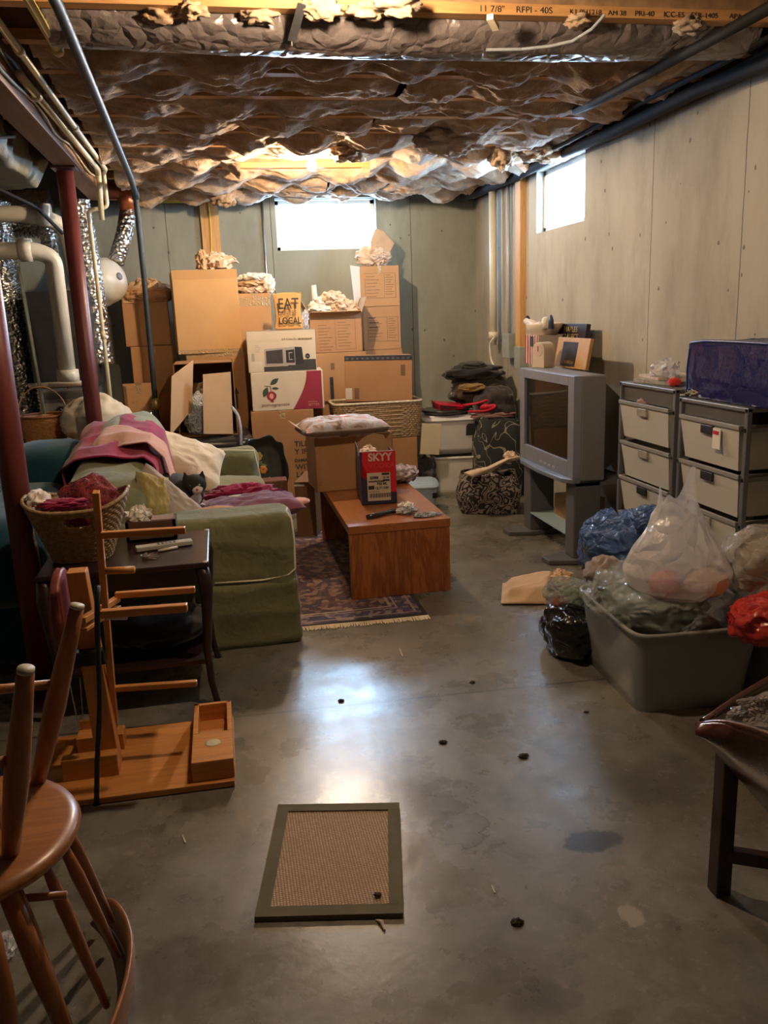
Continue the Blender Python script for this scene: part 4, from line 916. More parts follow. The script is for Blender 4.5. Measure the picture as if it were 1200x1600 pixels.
# ============================================================ RUG + COFFEE TABLE
m_, nt, b = newmat('oriental_rug'); v = coords(nt, 'World')
sx = N(nt, 'ShaderNodeSeparateXYZ'); L(nt, v, sx.inputs[0]); X, Y = sx.outputs[0], sx.outputs[1]
rx0, rx1, ry0, ry1 = -.25, .935, 3.885, 5.75
ex = math_(nt, 'MINIMUM', math_(nt, 'SUBTRACT', X, rx0), math_(nt, 'SUBTRACT', rx1, X)); ey = math_(nt, 'MINIMUM', math_(nt, 'SUBTRACT', Y, ry0), math_(nt, 'SUBTRACT', ry1, Y))
e_ = math_(nt, 'MINIMUM', ex, ey)
def vor(s, feat='F1'): q = N(nt, 'ShaderNodeTexVoronoi', feature=feat); L(nt, v, q.inputs['Vector']); q.inputs['Scale'].default_value = s; return q
va = vor(34); vb = vor(13)
fld = ramp(nt, math_(nt, 'FRACT', math_(nt, 'MULTIPLY', va.outputs['Color'], 1.)), [(.0, (.11, .022, .022)), (.35, (.02, .018, .05)), (.55, (.15, .05, .035)), (.75, (.3, .2, .13)), (.9, (.04, .02, .03))])
fld = mix(nt, ramp(nt, vb.outputs['Distance'], [(.03, (.7,)*3), (.035, (0, 0, 0))]), fld, (.35, .25, .17))
bor = ramp(nt, va.outputs['Color'], [(.2, (.02, .018, .06)), (.6, (.07, .05, .14)), (.8, (.3, .22, .2))])
c = mix(nt, math_(nt, 'LESS_THAN', e_, .16), fld, bor)
for a_, w_, col in ((.16, .008, (.4, .3, .22)), (.05, .006, (.35, .27, .22)), (.13, .005, (.35, .27, .22))):
    c = mix(nt, math_(nt, 'LESS_THAN', math_(nt, 'ABSOLUTE', math_(nt, 'SUBTRACT', e_, a_)), w_), c, col)
c = mix(nt, math_(nt, 'LESS_THAN', e_, .022), c, (.015, .012, .02))
L(nt, c, b.inputs['Base Color']); b.inputs['Roughness'].default_value = .95; b.inputs['Sheen Weight'].default_value = .2; bump(nt, b, noi(nt, v, 300, 2), .5, .004)
rg = thing('oriental_rug', 'dark blue and red oriental rug under the coffee table', 'rug', (.34, 4.8, 0))
child('pile', MB().grid(lambda u, v: (rx0+(rx1-rx0)*u, ry0+(ry1-ry0)*v+.012*math.sin(u*5)*(1-v), .008+.0015*nz((u*9, v*14, 0))), 60, 60), m_, rg, solid=.007)
fr_ = MB()
for k in range(240):
    x = rx0+(rx1-rx0)*k/239; d = random.uniform(-.006, .006); l_ = random.uniform(.035, .055); y_ = ry0+.012*math.sin(k/239*5)
    fr_.bar((x, y_+.002, .007), (x+d, y_-l_, .003), .0055, .004)
child('fringe', fr_, plain('fringe_cream', (.62, .52, .36), .9), rg)['kind'] = 'stuff'
OAK = wood('oak_table', (.40, .14, .038), (.2, .055, .015), 4, 'Z', .35, 8, coat=.25, grain=.9); OAKT = wood('oak_table_top', (.38, .135, .038), (.26, .08, .022), 4, 'Y', .32, 9, coat=.3, grain=.6)
tx0, tx1, ty0, ty1, tz = .595, 1.15, 4.19, 5.5, .42
tb = thing('coffee_table', 'waterfall oak coffee table with solid plank ends on the rug', 'table', ((tx0+tx1)/2, (ty0+ty1)/2, .0))
child('tabletop', MB().bx(tx0, tx1, ty0, ty1, tz-.045, tz), OAKT, tb, bevel=.003)
child('end_panel', MB().bx(tx0+.004, tx1-.004, ty0+.004, ty0+.04, .013, tz-.045), OAK, tb, bevel=.002)
child('end_panel', MB().bx(tx0+.004, tx1-.004, ty1-.04, ty1-.004, .013, tz-.045), OAK, tb, bevel=.002)
child('stretcher_board', MB().bx((tx0+tx1)/2-.012, (tx0+tx1)/2+.012, ty0+.04, ty1-.04, .2, tz-.045), OAK, tb)
# ============================================================ CARTONS
CARDC = [card('card_a', (.44, .245, .11)), card('card_b', (.40, .215, .095)), card('card_c', (.47, .27, .125)), card('card_d', (.36, .19, .085))]
CIN = card('card_inside', (.42, .27, .15)); TAPE = film('packing_tape', (.55, .38, .2), .75, .08, .5, 40); TAPE.node_tree.nodes['Principled BSDF'].inputs['Specular IOR Level'].default_value = .8
def carton(lab, p0, p1, z0, z1, depth, mt=None, tape='top', opened=False, name='carton', group=None, th=.005, flaps=(), lean=0., dent=.0):
    """p0, p1: left and right foot of the front face; returns the thing and the frame of its front face"""
    p0 = Vector((p0[0], p0[1], z0)); p1 = Vector((p1[0], p1[1], z0)); w = (p1-p0).length; h = z1-z0
    X_ = (p1-p0).normalized(); Y_ = Vector((-X_.y, X_.x, 0)); T = Matrix.Translation(p0) @ Matrix(((X_.x, Y_.x, 0, 0), (X_.y, Y_.y, 0, 0), (0, 0, 1, 0), (0, 0, 0, 1)))
    if lean: T = T @ Matrix.Rotation(lean, 4, 'Y')
    mt = mt or CARDC[0]; t = thing(name, lab, 'box', (p0+p1)/2+Y_*depth/2, group)
    def m(): return MB(T)
    if opened:
        q = m(); q.bx(0, w, 0, th, 0, h).bx(0, w, depth-th, depth, 0, h).bx(0, th, 0, depth, 0, h).bx(w-th, w, 0, depth, 0, h).bx(0, w, 0, depth, 0, th)
        child('box_body', q, mt, t)
    else:
        q = m(); q.bx(0, w, 0, depth, 0, h)
        child('box_body', q, mt, t, bevel=.004)
        if tape in ('top', 'front'):
            child('tape_strip', m().bx(w/2-.025, w/2+.025, -.001, depth+.001, h, h+.001), TAPE, t)
            child('tape_strip', m().bx(w/2-.025, w/2+.025, -.0012, 0, h-.07, h), TAPE, t)
        if tape == 'edge':
            child('tape_strip', m().bx(0, w, -.0012, 0, h-.03, h), TAPE, t); child('tape_strip', m().bx(0, w, -.0012, 0, 0, .03), TAPE, t); child('tape_strip', m().bx(0, w, -.001, .03, h, h+.001), TAPE, t)
    fm = card('card_flap', (.50, .32, .17))
    for side, ln, ang in flaps:
        a = math.radians(ang)
        if side == 'front': P = [(0, 0, h), (w, 0, h)]; d = Vector((0, -math.cos(a), math.sin(a)))
        if side == 'back': P = [(0, depth, h), (w, depth, h)]; d = Vector((0, math.cos(a), math.sin(a)))
        if side == 'left': P = [(0, 0, h), (0, depth, h)]; d = Vector((-math.cos(a), 0, math.sin(a)))
        if side == 'right': P = [(w, 0, h), (w, depth, h)]; d = Vector((math.cos(a), 0, math.sin(a)))
        P = [Vector(p) for p in P]; nrm = (P[1]-P[0]).cross(d).normalized()*th
        q = m(); e = (P[1]-P[0]).normalized()*.01; q.prism([P[0]+e*.2, P[1]-e*.2, P[1]-e+d*ln, P[0]+e+d*ln], nrm); child('flap', q, fm, t)
    return t, T, w, h
def pr(t, T, x, z, w, h, mt, name='printed_panel', d=.0015, y=0.):
    return child(name, MB(T).bx(x, x+w, -d+y, y, z, z+h), mt, t)
def prtext(s, size, mt, t, T, x, z, sx=1., name='printed_text', y=-.0016, bold=0., rot=0.):
    return text(s, size, mt, t, T @ Matrix.Translation((x, y, z)) @ FRONT @ Matrix.Rotation(rot, 4, 'Z'), name, sx=sx, bold=bold)
INK = plain('brown_ink', (.16, .085, .04), .8, .1); BKI = plain('black_ink', (.03, .025, .02), .7, .1); LB = plain('paper_label', (.55, .47, .36), .7, .05)
def lines(t, T, x, z, w, n, sp, mt=None, hh=.004, name='printed_lines'):
    q = MB(T)
    for k in range(n): q.bx(x, x+w*(.6+.4*((k*37) % 10)/10.), -.0013, 0, z-k*sp, z-k*sp+hh)
    return child(name, q, mt or INK, t)
def frame(t, T, x, z, w, h, mt=None, r=.0025):
    q = MB(T); q.bx(x, x+w, -.0013, 0, z, z+r).bx(x, x+w, -.0013, 0, z+h-r, z+h).bx(x, x+r, -.0013, 0, z, z+h).bx(x+w-r, x+w, -.0013, 0, z, z+h)
    return child('printed_frame', q, mt or INK, t)
# left column
t, T, w, h = carton('tall plain carton low behind the sofa, under the paper-stuffed one at left', (-.70, 7.2), (-.35, 7.22), 0, 1.312, .4, CARDC[1])
t, T, w, h = carton('open carton overflowing with packing paper, topmost at the far left', (-.73, 7.2), (-.37, 7.25), 1.315, 1.72, .38, CARDC[1], opened=True, flaps=(('left', .12, 55), ('front', .06, -80)))
crumple('packing_paper', (-.54, 7.42, 1.74), (.2, .17, .1), KRAFT, 'brown packing paper bulging from the far left open carton', 3, amp=.25)
m = MB().blob((-.54, 7.36, 1.72), (.215, .2, .06), 60, 26, .08, 3, .1, 4, 8, pw=.6); m.build('kraft_bag', card('kraft_bag', (.4, .22, .1)), label='rolled kraft paper collar around the far left open carton top', cat='bag')
t, T, w, h = carton('small-fronted carton with a pinkish stain, leftmost behind the sofa', (-.76, 6.9), (-.515, 6.93), 0, 1.02, .27, CARDC[2])
prtext('x r', .03, plain('pink_ink', (.4, .1, .05), .8), t, T, .06, .88)
# column B
t, T, w, h = carton('shabby cream-based carton at floor level under the arrow-marked one', (-.25, 6.9), (.2, 6.92), 0, .62, .45, card('card_cream', (.55, .45, .3)))
t, T, w, h = carton('carton printed with a black up arrow, under the biggest plain carton', (-.25, 6.88), (.205, 6.9), .622, 1.245, .5, CARDC[0], tape='edge')
ar = MB(T); ax_, az = w-.085, .17
ar.bx(ax_-.008, ax_+.008, -.0015, 0, az, az+.13); ar.prism([(ax_-.022, 0, az+.12), (ax_+.022, 0, az+.12), (ax_, 0, az+.175)], (0, -.0015, 0)); child('printed_arrow', ar, BKI, t)
prtext('URE', .045, BKI, t, T, w-.2, .16, bold=.001)
t, T, w, h = carton('biggest plain tan carton, high in the stack left of the window', (-.305, 6.86), (.195, 6.9), 1.247, 1.885, .5, card('card_bright', (.5, .30, .13)), tape='edge')
pr(t, T, .0, h-.07, w, .068, card('card_top', (.45, .26, .11)), 'folded_edge')
crumple('packing_paper', (.05, 7.05, 1.945), (.13, .12, .075), CRP, 'crumpled brown-pink paper on top of the biggest plain carton', 12, flat=1.889, amp=.4, nu=60)
crumple('paper_sheet', (-.07, 7.0, 1.95), (.05, .08, .08), KRAFT, 'folded kraft sheet standing at the left of the crumpled paper on the big carton', 33, flat=1.889, amp=.35)
# open flapped carton in front
t = thing('carton', 'open carton lying on its side facing out, with bubble wrap inside', 'box', (-.14, 6.55, .66))
FM = card('card_flap', (.50, .32, .17)); q = MB(); ox0, ox1, oz0, oz1 = -.33, .10, .66, 1.20; oy0, oy1 = 6.32, 6.8
q.bx(ox0, ox1, oy0, oy1, oz0, oz0+.006).bx(ox0, ox1, oy0, oy1, oz1-.006, oz1).bx(ox0, ox0+.006, oy0, oy1, oz0, oz1).bx(ox1-.006, ox1, oy0, oy1, oz0, oz1).bx(ox0, ox1, oy1-.006, oy1, oz0, oz1)
child('box_body', q, card('card_dark', (.3, .16, .07)), t)
child('flap', MB().prism([(ox0, oy0, oz0+.01), (ox0-.02, oy0-.16, oz0-.0), (ox0-.02+.14, oy0-.2, oz0+.50-.06), (ox0+.13, oy0-.02, oz1-.02)][::1], (.005, .002, 0)), FM, t)
lf = [atY(267, 678, 6.2), atY(268, 588, 6.2), atY(300, 565, 6.3), atY(300, 650, 6.3)]
t.children[-1].name = 'flap'; bpy.data.objects.remove(t.children[-1])
child('flap', MB().prism([atY(266, 680, 6.12), atY(268, 588, 6.12), atY(301, 563, 6.31), atY(299, 640, 6.31)], (.005, .004, 0)), FM, t)
child('flap', MB().prism([atY(317, 585, 6.22), atY(360, 581, 6.31), atY(364, 678, 6.31), atY(318, 678, 6.2)], (.002, .006, 0)), FM, t)
BUB = film('bubble_wrap', (.8, .83, .9), .92, .12, 1., 45)
m = MB().blob((-.16, 6.42, .80), (.13, .09, .17), 56, 36, .25, 2.4, .2, 3, 4, flat=.668); m.build('bubble_wrap', BUB, smooth=True, label='bundle of shiny bubble wrap inside the sideways open carton', cat='bubble wrap')
crumple('cream_paper', (-.13, 6.45, .99), (.05, .05, .06), CRP, 'cream paper wad above the bubble wrap in the sideways carton', 9)
BLKV = plain('black_vinyl', (.012, .012, .013), .22, .2, 5, .3, 12, spec=.7, bd=.01)
bc = thing('black_case', 'glossy black vinyl case behind the sofa under the sideways open carton', 'case', (-.15, 6.5, 0))
child('case_body', softbox(-.46, .2, 6.2, 6.84, .02, .655, .06, 41, .008), BLKV, bc, smooth=True)
child('case_handle', MB().tube(rnd([atY(232, 642, 6.15), atY(240, 665, 6.15), atY(252, 690, 6.15), atY(270, 700, 6.2)], .05), .028, 12), BLKV, bc, smooth=True)
child('case_clasp', MB().blob(atY(306, 689, 6.17), (.012, .008, .01), 12, 8), plain('chrome', (.8, .8, .8), .1, metal=1.), bc, smooth=True)
sp = [atY(362, 636, 6.0), atY(372, 648, 6.0), atY(376, 668, 6.0), atY(377, 695, 6.0)]
MB().tube(rnd(sp, .04), 0.010, 8).build('plastic_strap', film('clear_strap', (.7, .72, .82), .7, .1), smooth=True, label='twisted clear plastic strap hanging beside the sideways carton', cat='strap')
# column D / E
t, T, w, h = carton('shiny-taped carton behind the microwave box, topped with folded paper', (.19, 7.06), (.455, 7.06), 0, 1.70, .38, CARDC[0])
child('tape_strip', MB(T).bx(.0, w, -.0015, 0, h-.10, h-.03), TAPE, t)
for k in range(3):
    crumple('folded_paper', (.32+.01*k, 7.2, 1.735+.045*k), (.15-.01*k, .13, .035), [CRP, KRAFT, PAP][k], ['folded brown packing paper at the bottom of the sheaf beside the biggest carton', 'folded kraft paper in the middle of the sheaf beside the biggest carton', 'pale folded paper on top of the sheaf beside the biggest carton'][k], 3+k*5, amp=.16, nu=50, group='folded packing paper sheaf')
crumple('tissue_paper', (.455, 7.12, 1.77), (.05, .06, .075), PAP, 'white tissue clump at the right end of the folded paper sheaf', 21)
t, T, w, h = carton('large brown carton with black handling words, under the pomegranate box', (.212, 6.60), (.70, 6.56), 0, .79, .42, CARDC[3])
for k, s_ in enumerate(('TILE', 'Y IF', 'DAMAGED', 'WITH', 'LABEL')): prtext(s_, [.06, .06, .035, .06, .06][k], BKI, t, T, w-.165 if k != 2 else w-.17, .50-.062*k, bold=.0012)
# pomegranate box
WBX = card('white_card', (.6, .52, .40)); CRI = plain('crimson_print', (.27, .02, .045), .55, .1, bst=0)
t, T, w, h = carton('white produce box printed with a pomegranate and crimson corner', (.232, 6.60), (.79, 6.56), .792, 1.09, .38, WBX, tape=None)
P = [(w*.80-.02, 0, h-.002)]+[(w*(.60+.18*math.sin(PI/2*k/10)), 0, h*k/10) for k in range(11)][::-1][0:11]
P = [(w-.012, 0, .002), (w-.012, 0, h-.002)]+[(w*(.56+.215*math.sin(PI/2*k/12)), 0, max(.002, min(h-.002, h*k/12))) for k in range(12, -1, -1)]
child('printed_corner', MB(T).prism(P, (0, -.0015, 0)), CRI, t)
def disc(cx, cz, rx, rz, mt, nm, y=-.0015, n=24, pts=None):
    p = pts or [(cx+rx*math.cos(2*PI*k/n), 0, cz+rz*math.sin(2*PI*k/n)) for k in range(n)]
    return child(nm, MB(T).prism([(a[0], y+.0012, a[2]) for a in p], (0, -.0012, 0)), mt, t)
disc(.152, .115, .038, .036, CRI, 'printed_fruit'); disc(.152, .113, .016, .022, plain('pink_print', (.55, .28, .22), .6, bst=0), 'printed_seeds', y=-.0024)
disc(0, 0, 0, 0, CRI, 'printed_crown', pts=[(.142, 0, .083), (.162, 0, .083), (.168, 0, .066), (.158, 0, .072), (.155, 0, .060), (.148, 0, .072), (.139, 0, .068)])
LFM = plain('leaf_print', (.03, .06, .04), .6, bst=0)
def leaf(x, z, l, a, wd=.3):
    p = []
    for k in range(9): s_ = k/8; p.append((s_*l, wd*l*math.sin(PI*s_)*.5))
    for k in range(7, 0, -1): s_ = k/8; p.append((s_*l, -wd*l*math.sin(PI*s_)*.5))
    disc(0, 0, 0, 0, LFM, 'printed_leaf', pts=[(x+u*math.cos(a)-v*math.sin(a), 0, z+u*math.sin(a)+v*math.cos(a)) for u, v in p])
leaf(.125, .185, .085, math.radians(245), .5); leaf(.145, .20, .085, math.radians(35), .45); leaf(.155, .175, .06, math.radians(-5), .32)
disc(0, 0, 0, 0, LFM, 'printed_stem', pts=[(.148, 0, .15), (.153, 0, .15), (.150, 0, .19), (.10, 0, .198), (.10, 0, .194), (.144, 0, .186)])
prtext('pomegranate', .036, plain('grey_ink', (.22, .15, .12), .7, bst=0), t, T, .07, .035, sx=1.15)
prtext('MOSTEAD', .016, plain('pink_print', (.55, .28, .22), .6, bst=0), t, T, w-.125, .05, y=-.0026); prtext('BETTER', .026, plain('pink_print', (.55, .28, .22), .6, bst=0), t, T, w-.125, .024, y=-.0026)
# microwave box
t, T, w, h = carton('white box printed with a microwave oven, on the pomegranate box', (.222, 6.62), (.748, 6.58), 1.092, 1.405, .36, WBX, tape=None)
DK = plain('print_dark', (.022, .022, .027), .5, bst=0); SIL = plain('print_silver', (.36, .33, .30), .6, .04, bst=0)
def poly(p, mt, nm, y=0.): child(nm, MB(T).prism([(a[0], y, a[1]) for a in p], (0, -.0012, 0)), mt, t)
poly([(.12, .003), (w-.003, .003), (w-.003, .085), (.42, .085), (.30, .04), (.12, .04)], plain('print_charcoal', (.04, .04, .042), .5, bst=0), 'printed_shade')
poly([(.13, .05), (.365, .045), (.365, .185), (.13, .175)], SIL, 'printed_oven', -.0012); poly([(.365, .045), (.43, .06), (.42, .18), (.365, .185)], DK, 'printed_oven_side', -.0012)
poly([(.142, .065), (.27, .062), (.27, .168), (.142, .16)], plain('print_window', (.05, .045, .05), .4, bst=0), 'printed_oven_door', -.0024); poly([(.295, .065), (.36, .063), (.36, .165), (.295, .16)], DK, 'printed_control_panel', -.0024)
poly([(.316, .085), (.345, .085), (.345, .145), (.316, .145)], SIL, 'printed_keypad', -.0036); poly([(.322, .093), (.346, .093), (.346, .137), (.322, .137)], DK, 'printed_keypad', -.0048)
disc(.462, .11, .018, .02, DK, 'printed_emblem', y=-.0024); prtext('m', .024, SIL, t, T, .453, .103, y=-.004)
prtext('0.9 Cubic Ft.', .022, INK, t, T, .27, .238); prtext('MICROWAVE', .018, INK, t, T, .395, .236, bold=.0006)
pr(t, T, .02, .02, .09, .06, plain('label_pale', (.62, .56, .45), .7), 'paper_label'); pr(t, T, .03, .085, .022, .06, SIL, 'printed_panel'); lines(t, T, .06, .2, .05, 4, .015, SIL)
child('tape_strip', MB(T).bx(-.001, w+.001, -.0016, .36, h, h+.002), TAPE, t)
# EAT DRINK BE LOCAL bag
t = thing('kraft_gift_bag', 'small kraft bag printed EAT DRINK BE LOCAL on the microwave box', 'bag', (.565, 6.74, 1.408))
T = Matrix.Translation((.455, 6.70, 1.41)) @ Matrix.Rotation(math.radians(-6), 4, 'Z')
def bagf(u, v):
    th = 2*PI*u; p = sup(th, .105+.005*math.cos(v*6), .055-.02*v, .35); return Vector((.105+p.x+.004*nz((p.x*9, v*5, 1), 1), .055+p.y*(1-.35*v)+.004*nz((u*9, v*6, 0), 1), .27*v+.008*math.sin(th*3)*v))
child('bag_body', MB(T).grid(bagf, 72, 24, cu=True), card('kraft_gold', (.5, .28, .10)), t, smooth=True, solid=.002)
for s_, z, sz in (('EAT', .155, .115), ('DRINK BE', .11, .042), ('LOCAL', .04, .072)): text(s_, sz, BKI, t, T @ Matrix.Translation((.03, -.012, z)) @ FRONT, sx=.8 if s_ == 'EAT' else .76, bold=.0015 if s_ != 'DRINK BE' else 0)
crumple('crumpled_paper', (.56, 6.78, 1.64), (.06, .03, .03), KRAFT, 'brown paper tuft inside the EAT DRINK BE LOCAL bag', 2)
crumple('plastic_bag', (.70, 6.8, 1.47), (.03, .05, .07), film('clear_bag', (.75, .75, .78), .55, .15), 'wisp of clear plastic right of the EAT DRINK BE LOCAL bag', 4, cat='bag')
# column I
t, T, w, h = carton('carton at floor level below the black-tape-edged moving carton', (.77, 6.98), (1.22, 6.98), 0, .80, .4, CARDC[3])
t, T, w, h = carton('carton with black patterned tape running down its front, under the open one', (.76, 6.96), (1.21, 6.96), .802, 1.20, .42, CARDC[1], tape=None)
PT = plain('patterned_tape', (.03, .03, .04), .4, .5, 40, bst=0)
child('patterned_tape', MB(T).bx(.135, .165, -.0015, 0, .0, .2), PT, t); pr(t, T, .15, .26, .03, .055, INK)
t, T, w, h = carton('open moving carton full of crumpled packing paper in mid stack', (.755, 7.0), (1.19, 6.99), 1.202, 1.52, .38, card('card_mid_brown', (.38, .21, .10)), opened=True, flaps=(('front', .075, 12), ('left', .17, 62), ('right', .13, 70)))  # box of mid brown card
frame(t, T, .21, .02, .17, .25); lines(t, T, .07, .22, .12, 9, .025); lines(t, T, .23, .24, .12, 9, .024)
for k, (dx, dz, r, mt, lab) in enumerate(((-.08, .07, .12, PAP, 'white crumpled paper at the left in the open moving carton'), (.08, .05, .12, CRP, 'pinkish crumpled paper at the right in the open moving carton'), (.0, .13, .09, CRP, 'topmost crumpled paper in the open moving carton'), (.1, -.0, .08, PAP, 'white crumpled paper low at the right of the open moving carton'))):
    crumple('packing_paper', (.975+dx, 7.14-.02*k, 1.50+dz), (r, r*.8, r*.65), mt, lab, 4+k*9, amp=.4, nu=56, rfreq=3.)
MB().tube([(.83, 7.1, 1.58), (.822, 7.1, 1.68), (.82, 7.1, 1.75)], [.03, .022, .02], 12).build('paper_roll', PAP, smooth=True, label='white paper twist standing at the left of the open moving carton', cat='paper')
# right column
MK = plain('marker_ink', (.1, .05, .03), .7, bst=0)
labs = ['moving carton at the very bottom of the right-hand stack', 'moving carton mostly hidden behind the black-tape-edged one, second from the floor', 'moving carton with handwriting beside the open paper-filled one', 'topmost moving carton of the right-hand stack, under crumpled paper']
for k, (z0, z1, xa, xb) in enumerate(((0, .78, 1.28, 1.62), (.782, 1.19, 1.275, 1.61), (1.192, 1.562, 1.27, 1.60), (1.564, 1.905, 1.258, 1.60))):
    t, T, w, h = carton(labs[k], (xa, 7.38), (xb, 7.36), z0, z1, .36, card('card_mover', (.44, .25, .12)), tape='top' if k == 3 else None, group='moving cartons stacked by the window')
    if k >= 1: frame(t, T, .04, .07, .27, .21); frame(t, T, .21, .07, .1, .21); lines(t, T, .05, .25, .13, 7, .028); lines(t, T, .22, .26, .08, 9, .02)
    if k == 2: lines(t, T, .05, .27, .1, 3, .04, MK, .009)
    if k == 3: pr(t, T, .03, .24, .02, .028, plain('orange_sticker', (.6, .22, .03), .6), 'sticker')
    if k == 3:
        child('flap', MB(T).prism([(0, 0, .005), (0, 0, h-.002), (-.085, -.03, h+.01), (-.06, -.02, .02)], (0, .005, 0)), card('card_flap_white_lit', (.66, .62, .55)), t)  # white inner card, with the window's light put into its tone
crumple('packing_paper', (1.40, 7.5, 1.985), (.15, .12, .08), CRP, 'crumpled cream paper wad on the topmost moving carton', 15, flat=1.909, amp=.35, nu=64, rfreq=3.)
m = MB().prism([(1.38, 7.42, 2.03), (1.53, 7.46, 1.99), (1.60, 7.5, 2.10), (1.50, 7.46, 2.20), (1.42, 7.42, 2.22), (1.36, 7.4, 2.1)], (.02, .05, .0)); m.build('paper_sheet', KRAFT, bevel=.01, label='stiff kraft sheet jutting up from the paper on the topmost moving carton', cat='paper')
# wicker trunk, carton under, black-tape-edged carton
t, T, w, h = carton('brown carton under the wicker trunk', (1.02, 6.5), (1.515, 6.48), 0, .525, .38, CARDC[3], tape=None)
frame(t, T, .35, .08, .08, .1)
carton('second brown carton under the left end of the wicker trunk', (.74, 6.52), (1.0, 6.51), 0, .525, .36, CARDC[1], tape=None)
wt = thing('wicker_hamper', 'rectangular open seagrass trunk under the black-tape-edged carton', 'basket', (1.215, 6.66, .53))
a1, b1 = .355, .19
child('basket_wall', wicker_wall((1.215, 6.67, .53), a1-.02, b1-.015, a1, b1, .285, 46, 18, .006, .22, math.radians(-1), nu=340), WK2, wt, smooth=True, solid=.008)
child('basket_bottom', MB().bx(.89, 1.54, 6.52, 6.82, .531, .54), WK2, wt)
child('rim', ring((1.215, 6.67, .815), a1+.002, b1+.002, .011, .22, math.radians(-1)), wick('wicker_pale', (.6, .5, .36), (.35, .27, .17)), wt, smooth=True)
t, T, w, h = carton('large brown shipping carton edged with black patterned tape, on the wicker trunk', (.965, 6.58), (1.49, 6.50), .828, 1.185, .22, CARDC[3], tape=None, lean=math.radians(1.2))
child('patterned_tape', MB(T).bx(-.002, w+.002, -.0016, .03, h-.035, h+.002), PT, t)
for k in range(13): child('printed_mark', MB(T).bx(.01+k*.04, .03+k*.04, -.0026, -.0016, h-.027, h-.012), plain('tape_print', (.09, .1, .11), .5, bst=0), t)
pr(t, T, .0, .02, .052, .088, LB, 'paper_label'); lines(t, T, .008, .095, .035, 6, .012, INK, .003); pr(t, T, .07, .02, .038, .088, INK); pr(t, T, w-.09, .2, .035, .085, INK)
def tapestry():
    m, nt, b = newmat('tapestry'); v = coords(nt); L(nt, ramp(nt, noi(nt, v, 11, 3, .6, .8), [(.34, (.16, .09, .05)), (.45, (.4, .3, .25)), (.55, (.46, .48, .52)), (.66, (.5, .3, .24))]), b.inputs['Base Color']); b.inputs['Roughness'].default_value = .9; bump(nt, b, noi(nt, v, 60, 4), .4, .005); return m
# things on the coffee table
p0, p1 = fl(496, 770, tz), fl(618, 757, tz)
p1 = Vector((p0.x+.50, p0.y+.03, 0))
t, T, w, h = carton('opened brown carton standing on the coffee table under the tapestry cushion', (p0.x, p0.y), (p1.x, p1.y), tz+.002, tz+.345, .34, card('card_table', (.40, .22, .10)), opened=True, flaps=(('left', .14, 35),))
prtext('= =', .02, BKI, t, T, .03, .04, rot=PI/2); prtext('- -- -', .02, BKI, t, T, .035, .26, rot=PI/2)
PT0 = p0
TAPF = tapestry()
ctr = Vector((p0.x+.19, p0.y+.12, tz+.395))
pc = thing('cushion', 'tapestry cushion with dark fringe resting on the opened carton on the coffee table', 'cushion', ctr)
pillow('cushion_cover', '', ctr, .54, .40, .11, (0, 0, 6), TAPF, seed=21, parent=pc)
rr = ring(ctr+Vector((0, 0, -.012)), .262, .20, .017, .3, math.radians(6)); child('fringe_edge', rr, fabric('brown_trim', (.1, .065, .04)), pc, smooth=True)
MB().blob(ctr+Vector((.02, .0, .062)), (.035, .02, .005), 16, 10).build('orange_tag', plain('orange_plastic', (.8, .15, .03), .4), smooth=True, label='small bright orange tag on the tapestry cushion', cat='tag')
# SKYY box
q0, q1 = fl(567, 789, tz), fl(620, 784, tz)
q0 = fl(566, 790, tz); wS = .205; d_ = Vector((1, -.02, 0)).normalized()
t = thing('bottle_carton', 'torn-open red and navy vodka carton with a big barcode label on the coffee table', 'box', (q0.x+.1, q0.y+.12, tz))
T = Matrix.Translation((q0.x, q0.y, tz+.002)) @ Matrix.Rotation(math.radians(-4), 4, 'Z'); hS, dS = .31, .30
REDB = plain('red_print_board', (.5, .012, .02), .5, .06, bst=.05); NAV = plain('navy_board', (.02, .02, .06), .5, .15, bst=.05); INB = card('carton_inner', (.4, .24, .12))
child('box_body', MB(T).bx(0, wS, 0, .004, 0, hS).bx(wS-.004, wS, 0, dS, 0, hS-.02).bx(0, wS, 0, dS, 0, .004), NAV, t)
child('side_panel', MB(T).prism([(0, 0, 0), (0, dS, 0), (0, dS, hS+.02), (0, dS*.6, hS), (0, .12, hS-.05), (0, .02, hS-.0), (0, 0, hS-.02)], (.004, 0, 0)), plain('side_navy', (.06, .05, .09), .5), t)
child('back_panel', MB(T).prism([(0, dS-.004, 0), (wS, dS-.004, 0), (wS, dS-.004, hS-.01), (wS-.03, dS-.004, hS+.05), (wS-.09, dS-.004, hS+.065), (.05, dS-.004, hS+.04), (0, dS-.004, hS)], (0, .004, 0)), INB, t)
child('red_panel', MB(T).prism([(.0, 0, hS*.55)]+[(wS*(.02+.3*(k/8.)**1.5), 0, hS*(.98-.6*(k/8.)**.6)) for k in range(1, 9)][::1]+[(wS*.62, 0, hS*.24), (wS, 0, hS*.22), (wS, 0, hS), (.012, 0, hS-.002)], (0, -.0015, 0)), REDB, t)
TORN = plain('torn_edge', (.6, .5, .4), .8)
child('torn_edge', MB(T).bx(0, .09, -.001, .004, hS, hS+.006).bx(.1, wS-.01, -.001, .004, hS-.006, hS+.003), TORN, t)
WP_ = plain('white_print2', (.62, .45, .42), .6, bst=0)
prtext('SKYY', .062, WP_, t, T, .045, hS-.052, y=-.003, bold=.002, sx=.95); prtext('VODKA', .042, plain('pale_red', (.62, .06, .06), .6, bst=0), t, T, .045, hS-.095, y=-.003, sx=1.05)
pr(t, T, .035, .022, .135, .165, LB, 'paper_label', .003); BRC = MB(T)
xx = .045
